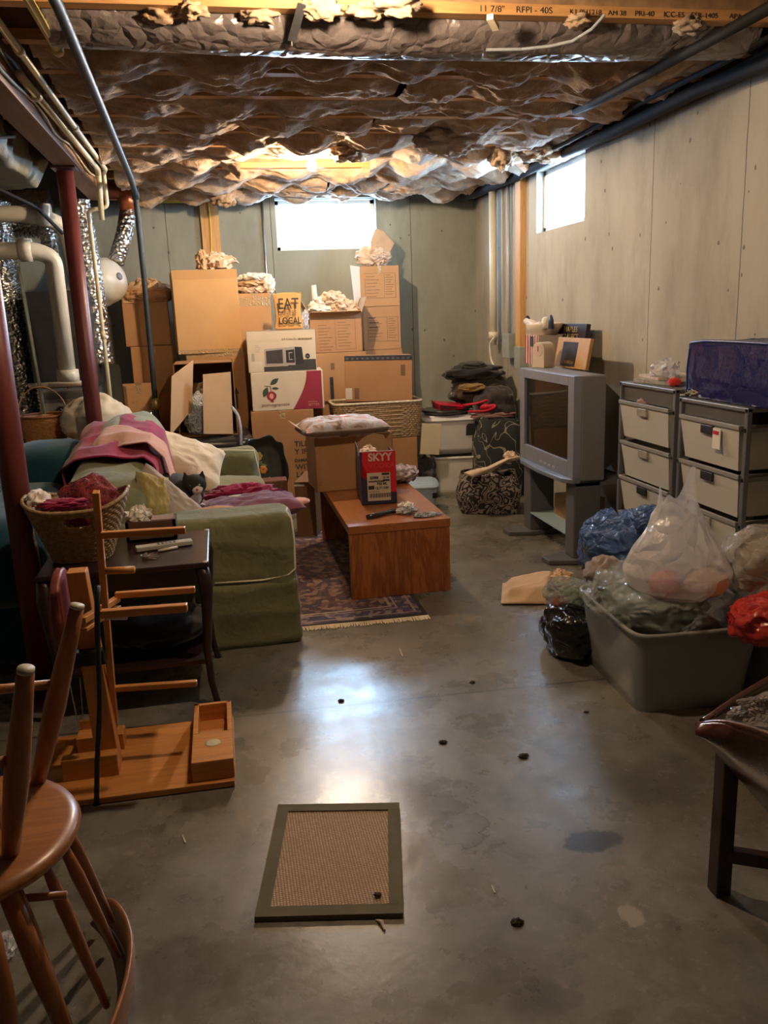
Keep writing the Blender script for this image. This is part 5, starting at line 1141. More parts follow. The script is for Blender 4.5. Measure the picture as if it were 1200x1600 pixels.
for k in range(26):
    ww_ = .0016+.0028*((k*7) % 3)/2; BRC.bx(xx, xx+ww_, -.0042, -.003, .04, .066); xx += ww_+.0022
child('barcode', BRC, BKI, t)
for s_, x, z, sz in (('32988', .05, .152, .02), ('12 18', .125, .152, .016), ('MANUFACTURED', .042, .133, .012), ('750 ML', .09, .115, .02), ('12.76/100', .078, .09, .02), ('.... .. .. ..', .042, .075, .02)): prtext(s_, sz, BKI, t, T, x, z, y=-.0045, bold=.0008)
q = MB(T); q.bx(.12, .165, -.0045, -.003, .172, .185).bx(.125, .165, -.0045, -.003, .135, .146).bx(.04, .075, -.0045, -.003, .09, .112); child('printed_bar', q, BKI, t)
crumple('cream_paper', (T @ Vector((.06, .1, hS-.02))), (.05, .07, .035), CRP, 'creamy torn paper inside the red and navy carton', 6)
crumple('folded_cloth', (fl(632, 758, tz)+Vector((0, .12, .055))), (.12, .12, .055), fabric('mauve_grey', (.36, .29, .27)), 'pinkish grey folded cloth behind the red and navy carton', 4, flat=tz+.003, amp=.15, cat='cloth')
kn0, kn1 = fl(574, 808, tz+.015), fl(618, 798, tz+.015)
kf = thing('tape_gun', 'black-handled tape dispenser wrapped in crumpled plastic on the table edge', 'tool', ((kn0+kn1)/2).to_tuple())
child('handle', MB().tube([kn0, kn0.lerp(kn1, .3), kn0.lerp(kn1, .7), kn1], [.013, .014, .012, .012], 14), BLKV, kf, smooth=True)
child('blade', MB().bar(kn1, kn1+Vector((.09, -.0, -.002)), .025, .008), BLKV, kf, bevel=.002)
CLR = film('clear_packet', (.72, .7, .68), .7, .12, 1., 40)
crumple('plastic_packet', fl(637, 797, tz+.02), (.06, .05, .016), CLR, 'crumpled clear plastic packet beside the black handle on the table', 8, flat=tz+.002, cat='packet')
crumple('plastic_packet', fl(665, 804, tz+.01), (.07, .035, .006), film('silver_packet', (.5, .5, .5), .9, .2, .8, 40), 'flat silvery packet at the right corner of the coffee table', 9, flat=tz+.001, cat='packet')
crumple('white_paper', fl(634, 789, tz+.03), (.05, .03, .02), PAP, 'white crumpled paper bit on the plastic packet', 19, flat=tz+.004)
# gap stuff between sofa and table
t, T, w, h = carton('narrow dark carton standing between the sofa and the coffee table', (.44, 5.62), (.575, 5.58), 0, .40, .4, card('card_dark_brown', (.2, .11, .055)), tape=None)  # box of dark brown card
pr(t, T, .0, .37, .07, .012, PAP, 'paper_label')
# painted tray, leaning
tyc = atY(420, 722, 6.05)
ty = thing('toleware_tray', 'black scalloped tray painted with yellow flowers, standing behind the sofa arm', 'tray', (tyc.x, 6.05, 0))
T = Matrix.Translation((tyc.x-.025, 6.05, .41)) @ Matrix.Rotation(math.radians(-8), 4, 'X')
def trayf(u, v):
    th = 2*PI*u; r_ = v; sc = 1+.05*math.cos(th*9)*v**6
    p = sup(th, .155*r_*sc, .255*r_*sc, .75); z = -.045*max(0, (v-.72)/.28)**1.5+.012*math.sin(th*14)*v**10
    return Vector((p.x, z, p.y))
child('tray_body', MB(T).grid(trayf, 120, 24, cu=True), plain('tole_black', (.03, .033, .03), .4, .3, 30), ty, smooth=True, solid=.004)
YF_ = plain('yellow_paint', (.65, .42, .04), .5, .2); OF_ = plain('orange_paint', (.5, .2, .03), .5, .2); WF_ = plain('white_paint', (.6, .58, .45), .5, .1); LG = plain('leaf_paint', (.08, .12, .05), .6, .2); PKP = plain('pink_paint', (.4, .15, .1), .5)
def tp(cx, cz, r, mt, nm, n=6):
    q = MB(T)
    for k in range(n): a = 2*PI*k/n; q.blob((cx+r*.6*math.cos(a), -.004, cz+r*.6*math.sin(a)), (r*.45, .002, r*.45), 10, 8)
    child(nm, q, mt, ty, smooth=True)
tp(-.05, .115, .032, YF_, 'painted_flower'); tp(-.02, .015, .03, OF_, 'painted_flower'); tp(-.08, -.02, .022, PKP, 'painted_flower')
for dx, dz in ((0, -.07), (.03, -.055), (.055, -.08), (.02, -.1), (-.02, -.09)): tp(-.01+dx, dz, .013, WF_, 'painted_bud', 5)
for a, cx, cz in ((.4, -.05, .06), (1.2, -.1, .05), (-.3, -.02, .05), (2.2, -.06, -.05)): child('painted_leaf', MB(T).blob((cx, -.003, cz), (.03, .0015, .01), 12, 8, R=Matrix.Rotation(-a, 3, 'Y')), LG, ty, smooth=True)
WR = wood('reddish_slats', (.22, .09, .06), (.12, .045, .03), 8, 'Z', .6)
wb2 = thing('slatted_box', 'small reddish wooden box in front of the painted tray', 'box', (.27, 5.93, 0))
a = atY(404, 762, 5.9); b_ = atY(449, 762, 5.9)
MB_ = MB().bx(a.x, b_.x, 5.86, 6.0, .02, a.z+.05); child('box_body', MB_, WR, wb2, bevel=.003)
for k in range(8): x = a.x+(b_.x-a.x)*(k+.5)/8; child('slat', MB().bx(x-.011, x+.011, 5.852, 5.862, .03, a.z+.045), WR, wb2)
# ============================================================ BINS, TOTES, CLOTHES
MILK = film('milky_plastic', (.78, .77, .74), .93, .35, .12, 4); MILKW = plain('white_plastic', (.66, .64, .56), .4, .05, bst=0)
def tub(name, lab, cat, c, a0, b0, a1, b1, z0, h, mt, rz=0., e=.28, rim=.012, lid=None, group=None, rimmt=None, solid=.004):
    t = thing(name, lab, cat, (c[0], c[1], z0), group); R = Matrix.Rotation(rz, 3, 'Z'); C_ = Vector((c[0], c[1], z0))
    def f(u, v): p = sup(2*PI*u, a0+(a1-a0)*v, b0+(b1-b0)*v, e); return R @ p + C_+Vector((0, 0, h*v))
    m = MB().grid(f, 96, 6, cu=True); n = len(m.v)
    base = [m.P(R @ sup(2*PI*k/96, a0, b0, e)+C_) for k in range(96)]; m.F(base[::-1])
    child('tub_body', m, mt, t, smooth=True, solid=solid)
    child('rim', ring(C_+Vector((0, 0, h)), a1+.004, b1+.004, rim, e, rz, n=96), rimmt or mt, t, smooth=True)
    if lid:
        m = MB(); 
        for (s_, z) in ((1.0, h), (1.03, h+.005), (1.03, h+.025), (.9, h+.035)): pass
        def g(u, v):
            k = [(1.03, h-.012), (1.04, h+.01), (1.0, h+.022), (.9, h+.024), (.86, h+.034), (.02, h+.036)]; i = min(int(v*5), 4); q = v*5-i
            s_ = k[i][0]*(1-q)+k[i+1][0]*q; z = k[i][1]*(1-q)+k[i+1][1]*q; return R @ sup(2*PI*u, a1*s_, b1*s_, e)+C_+Vector((0, 0, z))
        child('lid', MB().grid(g, 96, 20, cu=True), lid, t, smooth=True)
    return t
# lower + upper white bins
t = tub('storage_bin', 'plain off-white bin under the frosted bin near the back corner', 'bin', (1.885, 6.74), .165, .17, .18, .185, 0, .318, MILKW, rz=math.radians(-6))
t = tub('storage_bin', 'frosted lidded bin with clothes showing through, stacked on the plain bin', 'bin', (1.90, 6.80), .215, .18, .27, .22, .345, .285, MILK, rz=math.radians(-4), lid=plain('lid_white', (.6, .6, .6), .35, .04))
T = Matrix.Translation((1.90, 6.79, .33)) @ Matrix.Rotation(math.radians(-4), 4, 'Z')
lx = T @ Vector((.09, -.212, .22)); 
child('sticker', MB(T).prism([(.06, -.236, .17), (.15, -.236, .17), (.155, -.246, .27), (.08, -.246, .27), (.062, -.243, .25)], (0, -.002, 0)), plain('sticker_black', (.03, .03, .03), .3), t)
pr_ = MB(T).blob((-.1, -.02, .13), (.1, .15, .11), 36, 24, .2, 2); pr_.build('folded_clothes', fabric('pinkish_clothes', (.45, .36, .32)), smooth=True, label='pinkish clothes packed in the left of the frosted bin', cat='clothes')
MB(T).blob((.1, -.02, .12), (.1, .15, .1), 36, 24, .2, 2).build('folded_clothes', fabric('grey_clothes', (.3, .3, .3)), smooth=True, label='grey clothes packed in the right of the frosted bin', cat='clothes')
a = atY(640, 680, 6.52); MB(Matrix.Translation((1.60, 6.50, .375)) @ Matrix.Rotation(math.radians(6), 4, 'Y')).bx(-.06, .10, 0, .02, 0, .25).build('cream_board', plain('cream_board', (.6, .52, .36), .6, .04), label='cream board tilted at the left side of the frosted bin', cat='board')
MB().blob((1.60, 6.62, .16), (.1, .1, .16), 40, 26, .35, 2.4, .3, 3, 2, flat=.0).build('dark_bundle', fabric('dark_bundle', (.06, .055, .06), .5), smooth=True, label='dark bundle under the cream board beside the plain bin', cat='cloth')
t = tub('storage_bin', 'small bin with pale blue lid and black latch behind the coffee table', 'bin', (1.40, 6.12), .15, .12, .17, .14, 0, .215, film('blue_milky', (.35, .45, .55), .95, .3, .1, 4), rz=math.radians(-12), lid=plain('blue_lid', (.33, .45, .58), .35, .04))
a = atY(668, 762, 5.97); child('latch', MB().bx(1.50, 1.535, 5.955, 5.975, .13, .17), plain('latch_black', (.02, .02, .02), .3), t)
t, T, w, h = carton('carton supporting the frosted bin lid area behind the patterned totes', (2.1, 7.0), (2.34, 7.0), 0, .60, .3, CARDC[3], tape=None)
t.name = 'carton'; t['label'] = 'brown carton in shadow between the plain bin and the patterned totes'
# hat on lid, red folder
ht = thing('black_hat', 'round glossy black tray lying on the frosted bin', 'tray', (1.83, 6.78, .69))
child('tray_disc', MB().lathe((1.83, 6.76, .668), [(.02, 0), (.17, .002), (.2, .02), (.205, .035), (.19, .04), (.14, .03), (.02, .028)], 48), BLKV, ht, smooth=True)
ht.name = 'black_tray'
rf = thing('red_folder', 'bright red zippered folder lying open on the black tray', 'folder', (1.93, 6.74, .70))
RDV = plain('red_vinyl', (.45, .008, .03), .35, .1)
child('folder_body', MB(Matrix.Translation((1.74, 6.58, .712)) @ Matrix.Rotation(.12, 4, 'Z')).hexa([(0, 0, 0), (.2, -.02, 0), (.24, .2, 0), (.02, .22, 0)], [(-.02, 0, .06), (.2, -.03, .03), (.26, .2, .03), (.0, .22, .07)]), RDV, rf, bevel=.008)
child('folder_opening_shade', MB(Matrix.Translation((1.74, 6.58, .712)) @ Matrix.Rotation(.12, 4, 'Z')).prism([(0., -.004, .012), (.14, -.018, .01), (.14, -.022, .025), (-.005, -.004, .048)], (0, .003, 0)), plain('opening_shade_red', (.06, .005, .01), .5), rf)  # dark strip painting the shade inside the folder's open front
child('folder_flap', MB().tube(rnd([(1.93, 6.58, .745), (2.04, 6.54, .76), (2.12, 6.52, .785), (2.13, 6.52, .76), (2.05, 6.5, .73), (2.18, 6.46, .735), (2.10, 6.46, .70), (1.95, 6.5, .70)], .03), .022, 8, sq=.5), RDV, rf, smooth=True)
# clothes pile at the corner
OL = fabric('dark_taupe', (.06, .05, .04), .3); BK2 = fabric('black_cloth', (.009, .009, .012), .3, .3)
clo = [((2.16, 6.9, .84), (.24, .24, .15), OL, 'dark taupe bag slumped at the bottom of the corner clothes heap', 3),
       ((2.22, 6.66, .72), (.16, .2, .16), fabric('dark_brown_cloth', (.04, .033, .03)), 'brown-black garment at the right side of the corner heap', 5),
       ((2.10, 6.8, .99), (.25, .17, .06), BK2, 'black garment spread across the top of the corner clothes heap', 7),
       ((2.07, 6.76, 1.055), (.11, .09, .035), fabric('dark_cap', (.03, .03, .025)), 'dark folded cap crowning the corner clothes heap', 9),
       ((2.16, 6.5, .66), (.17, .06, .03), fabric('dusty_pink', (.22, .12, .11)), 'dusty pink cloth edge beside the television left side', 11),
       ((2.03, 6.66, .88), (.11, .05, .035), fabric('gold_cloth', (.25, .16, .05), .5), 'gold-brown cloth folds in the corner clothes heap', 13)]
for c, r, mt, lab, sd in clo:
    MB().blob(c, r, 60, 36, .22, 1.8, .13, 2.2, sd, pw=.8).build('garment', mt, smooth=True, label=lab, cat='clothes')
DM = damask_('damask_print', (.02, .018, .018), (.30, .25, .21), 13, .27, 1.3); DM2 = damask_('swirl_print', (.022, .028, .03), (.3, .27, .2), 5.5, .43, 1.2)
tw = thing('patterned_tote', 'low tote with dense damask scroll print beside the television stand', 'bag', (1.93, 5.95, 0))
def totef(c, a, b_, h, rz, e=.35, amp=.02, seed=0., top=.9):
    R = Matrix.Rotation(rz, 3, 'Z'); c = Vector(c)
    def f(u, v):
        th = 2*PI*u; k = 1-(1-top)*v; p = sup(th, a*k, b_*k, e); q = Vector((p.x, p.y, v*h)); n_ = Vector((math.cos(th), math.sin(th), 0))
        q = q+n_*(amp*nz((p.x, p.y, v*h), 7, seed)+.7*amp*ridge((p.x, p.y, v*h), 5, seed)+.03*math.sin(PI*v)); q.z = v*h*(1+.12*nz((p.x, p.y, 0), 6, seed)); return R @ q+c
    return f
child('tote_body', MB().grid(totef((1.95, 5.98, .0), .205, .14, .29, math.radians(-18), seed=3, e=.28, top=.97), 110, 40, cu=True), DM, tw, smooth=True, solid=.003)
child('tote_contents', MB().blob((1.95, 5.98, .16), (.17, .13, .12), 30, 20, .2), DM, tw, smooth=True)
m = MB().tube([atY(722, 738, 5.85), atY(738, 741, 5.8), atY(765, 732, 5.82), atY(790, 722, 5.85), atY(804, 718, 5.9)], [.02, .06, .05, .045, .05], 14, sq=.35)
m.v = [p+Vector((nz(p, 14), nz(p, 14, 4), nz(p, 14, 8)))*.03 for p in m.v]; m.build('kraft_paper', CRP, label='twisted kraft paper lying across the damask tote', cat='paper')
crumple('kraft_paper', atY(797, 712, 5.92), (.05, .05, .035), CRP, 'kraft paper knot at the right top of the damask tote', 9)
tw = thing('patterned_tote', 'tall dark tote with pale swirl print behind the television', 'bag', (2.23, 6.5, 0))
child('tote_body', MB().grid(totef((2.19, 6.48, .0), .17, .14, .64, math.radians(0), seed=9, amp=.015), 90, 50, cu=True), DM2, tw, smooth=True, solid=.003)
child('tote_contents', MB().blob((2.19, 6.48, .55), (.15, .12, .1), 30, 20, .2), BK2, tw, smooth=True)
# ============================================================ TELEVISION
SILV = plain('tv_silver', (.27, .29, .34), .38, .04, 20, .02, 200, metal=.35); SILD = plain('tv_shell', (.17, .17, .175), .5, .05, 20, .05, 200)
tvx, tvn, tvf = 1.965, 4.46, 5.34      # front plane, near and far edge
tvz0, tvz1 = .50, 1.115
tv = thing('television', 'big silver flat-front tube television on its matching grey stand', 'television', (2.1, 4.9, tvz0))
dpt = .20
q = MB(); bz_ = .085
q.bx(tvx, tvx+.05, tvn, tvn+bz_, tvz0+.02, tvz1).bx(tvx, tvx+.05, tvf-bz_, tvf, tvz0+.02, tvz1).bx(tvx, tvx+.05, tvn+bz_, tvf-bz_, tvz1-.06, tvz1).bx(tvx, tvx+.05, tvn+bz_, tvf-bz_, tvz0+.02, tvz0+.115)
child('front_bezel', q, SILV, tv, bevel=.004)
child('shell', MB().bx(tvx+.045, tvx+dpt, tvn, tvf, tvz0, tvz1), SILD, tv, bevel=.012)
SCR = plain('screen_glass', (.008, .009, .009), .07, .1, bst=0, spec=.6)
def scf(u, v): return (tvx+.018-.006*(1-(u*2-1)**2), tvn+bz_+(tvf-tvn-2*bz_)*u, tvz0+.115+(tvz1-.06-tvz0-.115)*v)
child('screen', MB().grid(scf, 16, 4), SCR, tv, smooth=True)
child('lower_lip', MB().prism([(tvx+.05, tvn, tvz0+.02), (tvx-.0, tvn, tvz0+.02), (tvx-.03, tvn+.09, tvz0+.012), (tvx-.045, (tvn+tvf)/2, tvz0+.01), (tvx-.03, tvf-.09, tvz0+.012), (tvx, tvf, tvz0+.02), (tvx+.05, tvf, tvz0+.02)], (0, 0, -.028)), plain('tv_lip', (.22, .26, .32), .3, .04, bst=0, metal=.4), tv, bevel=.006)
for k in range(4): y = 4.72+.07*k; child('front_button', MB().bx(tvx-.004, tvx+.01, y, y+.04, tvz0+.04, tvz0+.052), plain('button_silver', (.4, .42, .45), .3), tv)
child('tube_housing', MB().hexa([(tvx+dpt, tvn+.06, tvz0+.03), (tvx+dpt, tvf-.06, tvz0+.03), (2.44, tvf-.3, tvz0+.08), (2.44, tvn+.3, tvz0+.08)], [(tvx+dpt, tvn+.06, tvz1-.03), (tvx+dpt, tvf-.06, tvz1-.03), (2.44, tvf-.3, tvz1-.2), (2.44, tvn+.3, tvz1-.2)]), plain('tube_black', (.02, .02, .022), .5), tv, bevel=.01)
ts = thing('television_stand', 'grey two-legged stand with glass shelf under the television', 'stand', (2.08, 4.9, 0))
SG = plain('stand_grey', (.1, .105, .115), .5, .05, 20, .04, 200)
for y0, y1 in ((tvn+.02, tvn+.15), (tvf-.15, tvf-.02)):
    child('leg', MB().bx(tvx+.02, tvx+.19, y0, y1, .03, tvz0-.002), SG, ts, bevel=.01)
    child('foot', MB().prism([(tvx-.13, y0+.01, 0), (tvx-.14, y1-.02, 0), (tvx+.0, y1+.03, 0), (tvx+.34, y1+.02, 0), (tvx+.34, y0-.02, 0), (tvx+.02, y0-.03, 0)], (0, 0, .032)), SG, ts, bevel=.008)
child('stand_top', MB().bx(tvx+.03, tvx+.38, tvn+.02, tvf-.02, tvz0-.03, tvz0-.005), SG, ts)
child('glass_shelf', MB().bx(tvx+.02, tvx+.40, tvn+.15, tvf-.15, .15, .158), film('shelf_glass', (.45, .6, .62), .75, .05, .0, 3), ts)
MB().bx(2.12, 2.36, 4.85, 5.1, .16, .30).build('wooden_rack', wood('rack_wood', (.4, .24, .1), (.3, .16, .06), 6, 'Y', .5), label='small tan wooden rack on the glass shelf of the television stand', cat='rack')
# things on top of the television
zt = tvz1+.001
def onTV(px, py, X=2.1): return atX(px, py, X)
a, b_ = atX(826, 572, 2.07), atX(862, 575, 2.07)
ck = thing('mantel_clock', 'cream arch-topped clock on the television front corner', 'clock', (2.1, (a.y+b_.y)/2, zt))
CREAM = plain('cream_plastic', (.62, .52, .40), .45, .05, bst=0)
cyA = atX(829, 574, 2.03).y
prof = [(0, 0)]+[(.05+.05*math.cos(PI-PI*k/12)-.0, .115+.05*math.sin(PI*k/12)) for k in range(13)]+[(.10, 0)]
T = Matrix.Translation((2.03, cyA-.03, zt)) @ Matrix.Rotation(math.radians(-62), 4, 'Z')
child('clock_body', MB(T).prism([(x, 0, z) for x, z in prof], (0, .11, 0)), CREAM, ck, bevel=.004)
child('clock_face', MB(T).prism([(.05+.038*math.cos(2*PI*k/24), 0, .112+.038*math.sin(2*PI*k/24)) for k in range(24)], (0, -.002, 0)), plain('dial', (.6, .45, .42), .5), ck)
child('clock_hand', MB(T).bx(.048, .052, -.004, -.002, .105, .14), BKI, ck)
# striped canister carrying bowl
cbY = atX(846, 540, 2.24).y
sc_ = thing('striped_box', 'red and cream striped box standing on the television behind the clock', 'box', (2.26, cbY, zt))
child('box_body', MB().bx(2.17, 2.35, cbY-.12, cbY+.14, zt, zt+.20), plain('cream_card', (.6, .5, .4), .6), sc_)
RS = plain('red_stripe', (.35, .04, .03), .6)
for k in range(6): y = cbY-.11+.045*k; child('red_stripe', MB().bx(2.167, 2.171, y, y+.016, zt, zt+.20), RS, sc_)
child('black_window', MB().bx(2.166, 2.171, cbY-.03, cbY+.03, zt+.12, zt+.19), BKI, sc_)
bwz = zt+.202
wbw = thing('white_bowl', 'cream oval bowl heaped with small things on the striped box', 'bowl', (2.26, cbY, bwz))
def bf(u, v): th = 2*PI*u; k = .72+.28*math.sin(v*PI/2); return Vector((2.26+.115*k*math.cos(th), cbY+.17*k*math.sin(th), bwz+.075*v))
child('bowl_body', MB().grid(bf, 48, 12, cu=True), CREAM, wbw, smooth=True, solid=.006)
child('bowl_bottom', MB().lathe((2.26, cbY, bwz), [(.01, 0), (.083, .002)], 24, cap=True), CREAM, wbw)
def item(nm, lab, pts, r, mt, cat): MB().tube(pts, r, 12).build(nm, mt, smooth=True, label=lab, cat=cat)
X_ = 2.22
item('bottle', 'cream bottle leaning over the left side of the bowl', [atX(845, 515, X_), atX(832, 506, X_), atX(822, 502, X_)], [.03, .028, .022], CREAM, 'bottle')
item('bottle', 'small black-capped bottle at the left back of the bowl', [atX(826, 508, 2.3), atX(825, 498, 2.3), atX(824, 495, 2.3)], [.012, .016, .014], BLKV, 'bottle')
item('bottle', 'white bottle upright in the middle of the bowl', [atX(853, 514, X_), atX(853, 498, X_), atX(853, 495, X_)], [.03, .028, .012], PAP, 'bottle')
item('bottle', 'dark blue spray bottle at the right of the bowl', [atX(861, 514, X_), atX(861, 500, X_), atX(861, 492, X_)], [.02, .018, .006], plain('navy_bottle', (.05, .07, .14), .3), 'bottle')
MB().blob(atX(842, 510, X_), (.04, .06, .03), 30, 20, .3).build('soap', PAP, smooth=True, label='ivory wad heaped in the bowl centre', cat='soap')
# books / frame leaning on wall
by0 = atX(870, 540, 2.36).y; by1 = atX(917, 540, 2.36).y
bk_ = thing('large_book', 'tall dark book with gold capital title leaning on the wall', 'book', (2.38, (by0+by1)/2, zt))
zb1 = atX(893, 505, 2.36).z
T = Matrix.Translation((2.32, by0, zt)) @ Matrix.Rotation(math.radians(8), 4, 'Y')     # local: -y runs toward camera
wB = by0-by1; hB = zb1-zt
child('book_cover', MB(T).bx(0, .03, -wB, 0, 0, hB), plain('aubergine', (.02, .012, .018), .35, .2), bk_, bevel=.002)
GOLD = plain('gold_print', (.42, .33, .12), .4, bst=0)
SIDE = Matrix(((0, 0, -1, 0), (-1, 0, 0, 0), (0, 1, 0, 0), (0, 0, 0, 1)))   # text plane -> faces -X, reads toward -Y
for s_, z, sz in (('NAPLES', hB-.055, .052), ('CLASSICS', hB-.102, .05)): text(s_, sz, GOLD, bk_, T @ Matrix.Translation((-.002, -wB*.52, z)) @ SIDE, align='CENTER', sx=1.25)
fy0 = atX(874, 575, 2.24).y; fy1 = atX(924, 575, 2.24).y; fz = atX(900, 527, 2.24).z
T = Matrix.Translation((2.20, fy0, zt)) @ Matrix.Rotation(math.radians(10), 4, 'Y'); wF = fy0-fy1; hF = fz-zt
bf_ = thing('framed_picture', 'gold-brown board with a dark picture, leaning before the dark book', 'picture', (2.24, (fy0+fy1)/2, zt))
child('frame_board', MB(T).bx(0, .022, -wF, 0, 0, hF), wood('gold_wood', (.5, .28, .08), (.4, .2, .05), 6, 'Z', .45), bf_, bevel=.002)
child('picture', MB(T).bx(-.002, 0, -wF*.66, -wF*.2, hF*.05, hF*.86), plain('picture_dark', (.02, .022, .03), .3, .4), bf_)
text('LUNARMON', .03, plain('faded_gold', (.3, .15, .05), .5), bf_, T @ Matrix.Translation((-.004, -wF*.43, hF*.14)) @ SIDE, align='CENTER')
# ============================================================ DRAWER TOWERS
TWG = plain('tower_grey', (.17, .175, .18), .4, .06, metal=.4); DRW = film('drawer_frost', (.56, .54, .46), .93, .42, .08, 3); HB = plain('handle_black', (.02, .02, .022), .4)
def tower(lab, yn, yf, x0, x1, ztop, rows, tags=(), open_top=.12, group='drawer towers along the right wall'):
    t = thing('drawer_tower', lab, 'drawers', ((x0+x1)/2, (yn+yf)/2, 0), group)
    for x in (x0, x1-.02):
        for y in (yn, yf-.025): child('post', MB().bx(x, x+.022, y, y+.022, 0, ztop), TWG, t, bevel=.003)
    for y in (yn+.005, yf-.02):
        for z in [r[0]+r[1]-.015 for r in rows]+[ztop-.02, .08]: child('side_rail', MB().bx(x0, x1, y, y+.012, z, z+.016), TWG, t)
    child('top_tray', MB().bx(x0+.0, x1, yn, yf, ztop-.018, ztop), TWG, t, bevel=.004)
    child('front_panel', MB().bx(x0+.012, x0+.02, yn+.03, yf-.03, ztop-open_top, ztop-.02), film('smoke_panel', (.1, .1, .095), .92, .25, .1, 3), t)
    for k, (z, h, pull) in enumerate(rows):
        xf = x0-pull; ya, yb = yn+.035, yf-.035
        q = MB(); tp_ = .02
        q.hexa([(xf+tp_, ya+tp_, z), (xf+tp_, yb-tp_, z), (xf+tp_+.005, yb-tp_, z), (xf+tp_+.005, ya+tp_, z)], [(xf, ya, z+h), (xf, yb, z+h), (xf+.005, yb, z+h), (xf+.005, ya, z+h)])
        for y, s_ in ((ya, 1), (yb, -1)): q.hexa([(xf+tp_, y+s_*tp_, z), (x1-.03, y+s_*tp_, z), (x1-.03, y+s_*(tp_+.004), z), (xf+tp_, y+s_*(tp_+.004), z)], [(xf, y, z+h), (x1-.02, y, z+h), (x1-.02, y+s_*.004, z+h), (xf, y+s_*.004, z+h)])
        q.bx(xf+tp_, x1-.03, ya+tp_, yb-tp_, z, z+.005)
        d = child('drawer', q, DRW, t)
        child('drawer_rim', MB().bx(xf-.006, xf+.008, ya-.004, yb+.004, z+h-.008, z+h+.01).bx(xf, x1-.03, ya-.004, ya+.008, z+h-.004, z+h+.01).bx(xf, x1-.03, yb-.008, yb+.004, z+h-.004, z+h+.01), plain('rim_grey', (.26, .25, .23), .35, .05), d, bevel=.002)
        ym = (ya+yb)/2; child('handle', MB().bx(xf-.008, xf+.004, ym-.045, ym+.045, z+h-.05, z+h-.012), HB if k in tags else plain('handle_frost', (.3, .28, .23), .4), d, bevel=.003)
    return t
T1 = tower('grey-framed drawer tower with four frosted drawers, next to the television', 3.47, 4.02, 2.02, 2.43, 1.115, [(.84, .175, .012), (.635, .172, .0), (.45, .172, .0), (.26, .17, .0)], open_top=.09, tags=(2,))
T2 = tower('grey-framed drawer tower with a price sticker, under the blue zip bag', 2.93, 3.44, 2.02, 2.43, 1.085, [(.825, .178, .01), (.63, .172, .0), (.435, .172, .0), (.24, .17, .0)], open_top=.09, tags=(0, 1))
child('price_sticker', MB().bx(2.002, 2.005, 3.08, 3.135, .90, .985), PAP, T2); child('sticker_print', MB().bx(2.0, 2.002, 3.09, 3.13, .96, .975), REDB, T2)
for k, (y, z, mt, lab) in enumerate(((3.72, .93, OL, 'taupe clothing folded in the top drawer of the tower by the television'), (3.2, .915, fabric('drawer_cloth', (.3, .28, .24)), 'pale clothing in the upper drawer of the tower under the blue bag'), (3.2, .73, fabric('drawer_cloth2', (.12, .2, .22)), 'greenish clothing in the middle drawer of the tower under the blue bag'), (3.72, .72, fabric('drawer_cloth', (.3, .28, .24)), 'pale clothing in the middle drawer of the tower by the television'))):
    MB().blob((2.22, y, z), (.14, .16, .05), 40, 26, .2, 2.3, .2, 3, k*4, pw=.7).build('folded_clothes', mt, smooth=True, label=lab, cat='clothes')
MB().blob((2.05, 3.8, 1.015), (.045, .05, .03), 30, 20, .3, 2.5, .3, 3, 2).build('cloth_edge', fabric('pink_bit', (.35, .2, .18)), smooth=True, label='small pinkish cloth corner poking from the top drawer by the television', cat='cloth')
# stuff on left tower
MB(Matrix.Translation((2.2, 3.78, 1.117)) @ Matrix.Rotation(.2, 4, 'Z')).bx(-.13, .13, -.16, .16, 0, .02).build('magazine', plain('magazine_grey', (.35, .33, .3), .4, .5, 30), label='grey magazine at the bottom of the papers on the left drawer tower', cat='magazine')
MB(Matrix.Translation((2.2, 3.85, 1.138)) @ Matrix.Rotation(-.15, 4, 'Z')).bx(-.11, .11, -.15, .12, 0, .012).build('magazine', plain('magazine_pale', (.55, .45, .38), .5, .2, 20), label='cream magazine on top of the grey one on the left drawer tower', cat='magazine')
crumple('plastic_bag', atX(1040, 582, 2.14), (.06, .09, .06), film('clear_bag', (.75, .75, .78), .55, .15), 'clear crumpled bag on the drawer towers left of the blue zip bag', 4, cat='bag', amp=.35)
MB().blob(atX(1054, 597, 2.10), (.03, .035, .022), 30, 20, .2).build('red_cloth', fabric('bright_red_cloth', (.55, .03, .02)), smooth=True, label='bright red cloth inside the clear bag on the drawer towers', cat='cloth')
MB().blob((2.09, 3.38, 1.105), (.05, .1, .022), 40, 24, .4, 3, .4, 3, 3, flat=1.087).build('rope_coil', fabric('straw_rope', (.3, .25, .14), .4), smooth=True, label='straw-coloured fringe at the left front edge of the right drawer tower', cat='cloth')
# blue zip bag
BLU = film('blue_bag_film', (.008, .014, .10), .88, .1, .5, 5); BLUT = plain('blue_trim', (.012, .025, .16), .3, .1)
bb = thing('blue_zip_bag', 'large translucent navy blue zip bag on the right drawer tower', 'bag', (2.22, 3.05, 1.09))
def bbf(u, v):
    th = 2*PI*u; p = sup(th, .17+.01*v, .42-.02*v, .22); q = Vector((p.x, p.y, 0)); q += Vector((math.cos(th), math.sin(th), 0))*(.007*ridge((p.x, p.y, v*.3), 3, 2)*math.sin(PI*min(1, v+.1)))
    return q+Vector((2.22, 3.05, 1.09+.225*v+.02*nz((p.x, p.y, 0), 4, 3)*v+.018*v*math.cos(th)**2))
m = MB().grid(bbf, 120, 24, cu=True)
child('bag_body', m, BLU, bb, smooth=True)
def bbt(u, v):
    p = bbf(u, 1.); c_ = Vector((2.22, 3.05, 1.34)); k = v; return p.lerp(c_, k)+Vector((0, 0, .012*nz((p.x*k, p.y, k), 8)*min(1, v*5)))
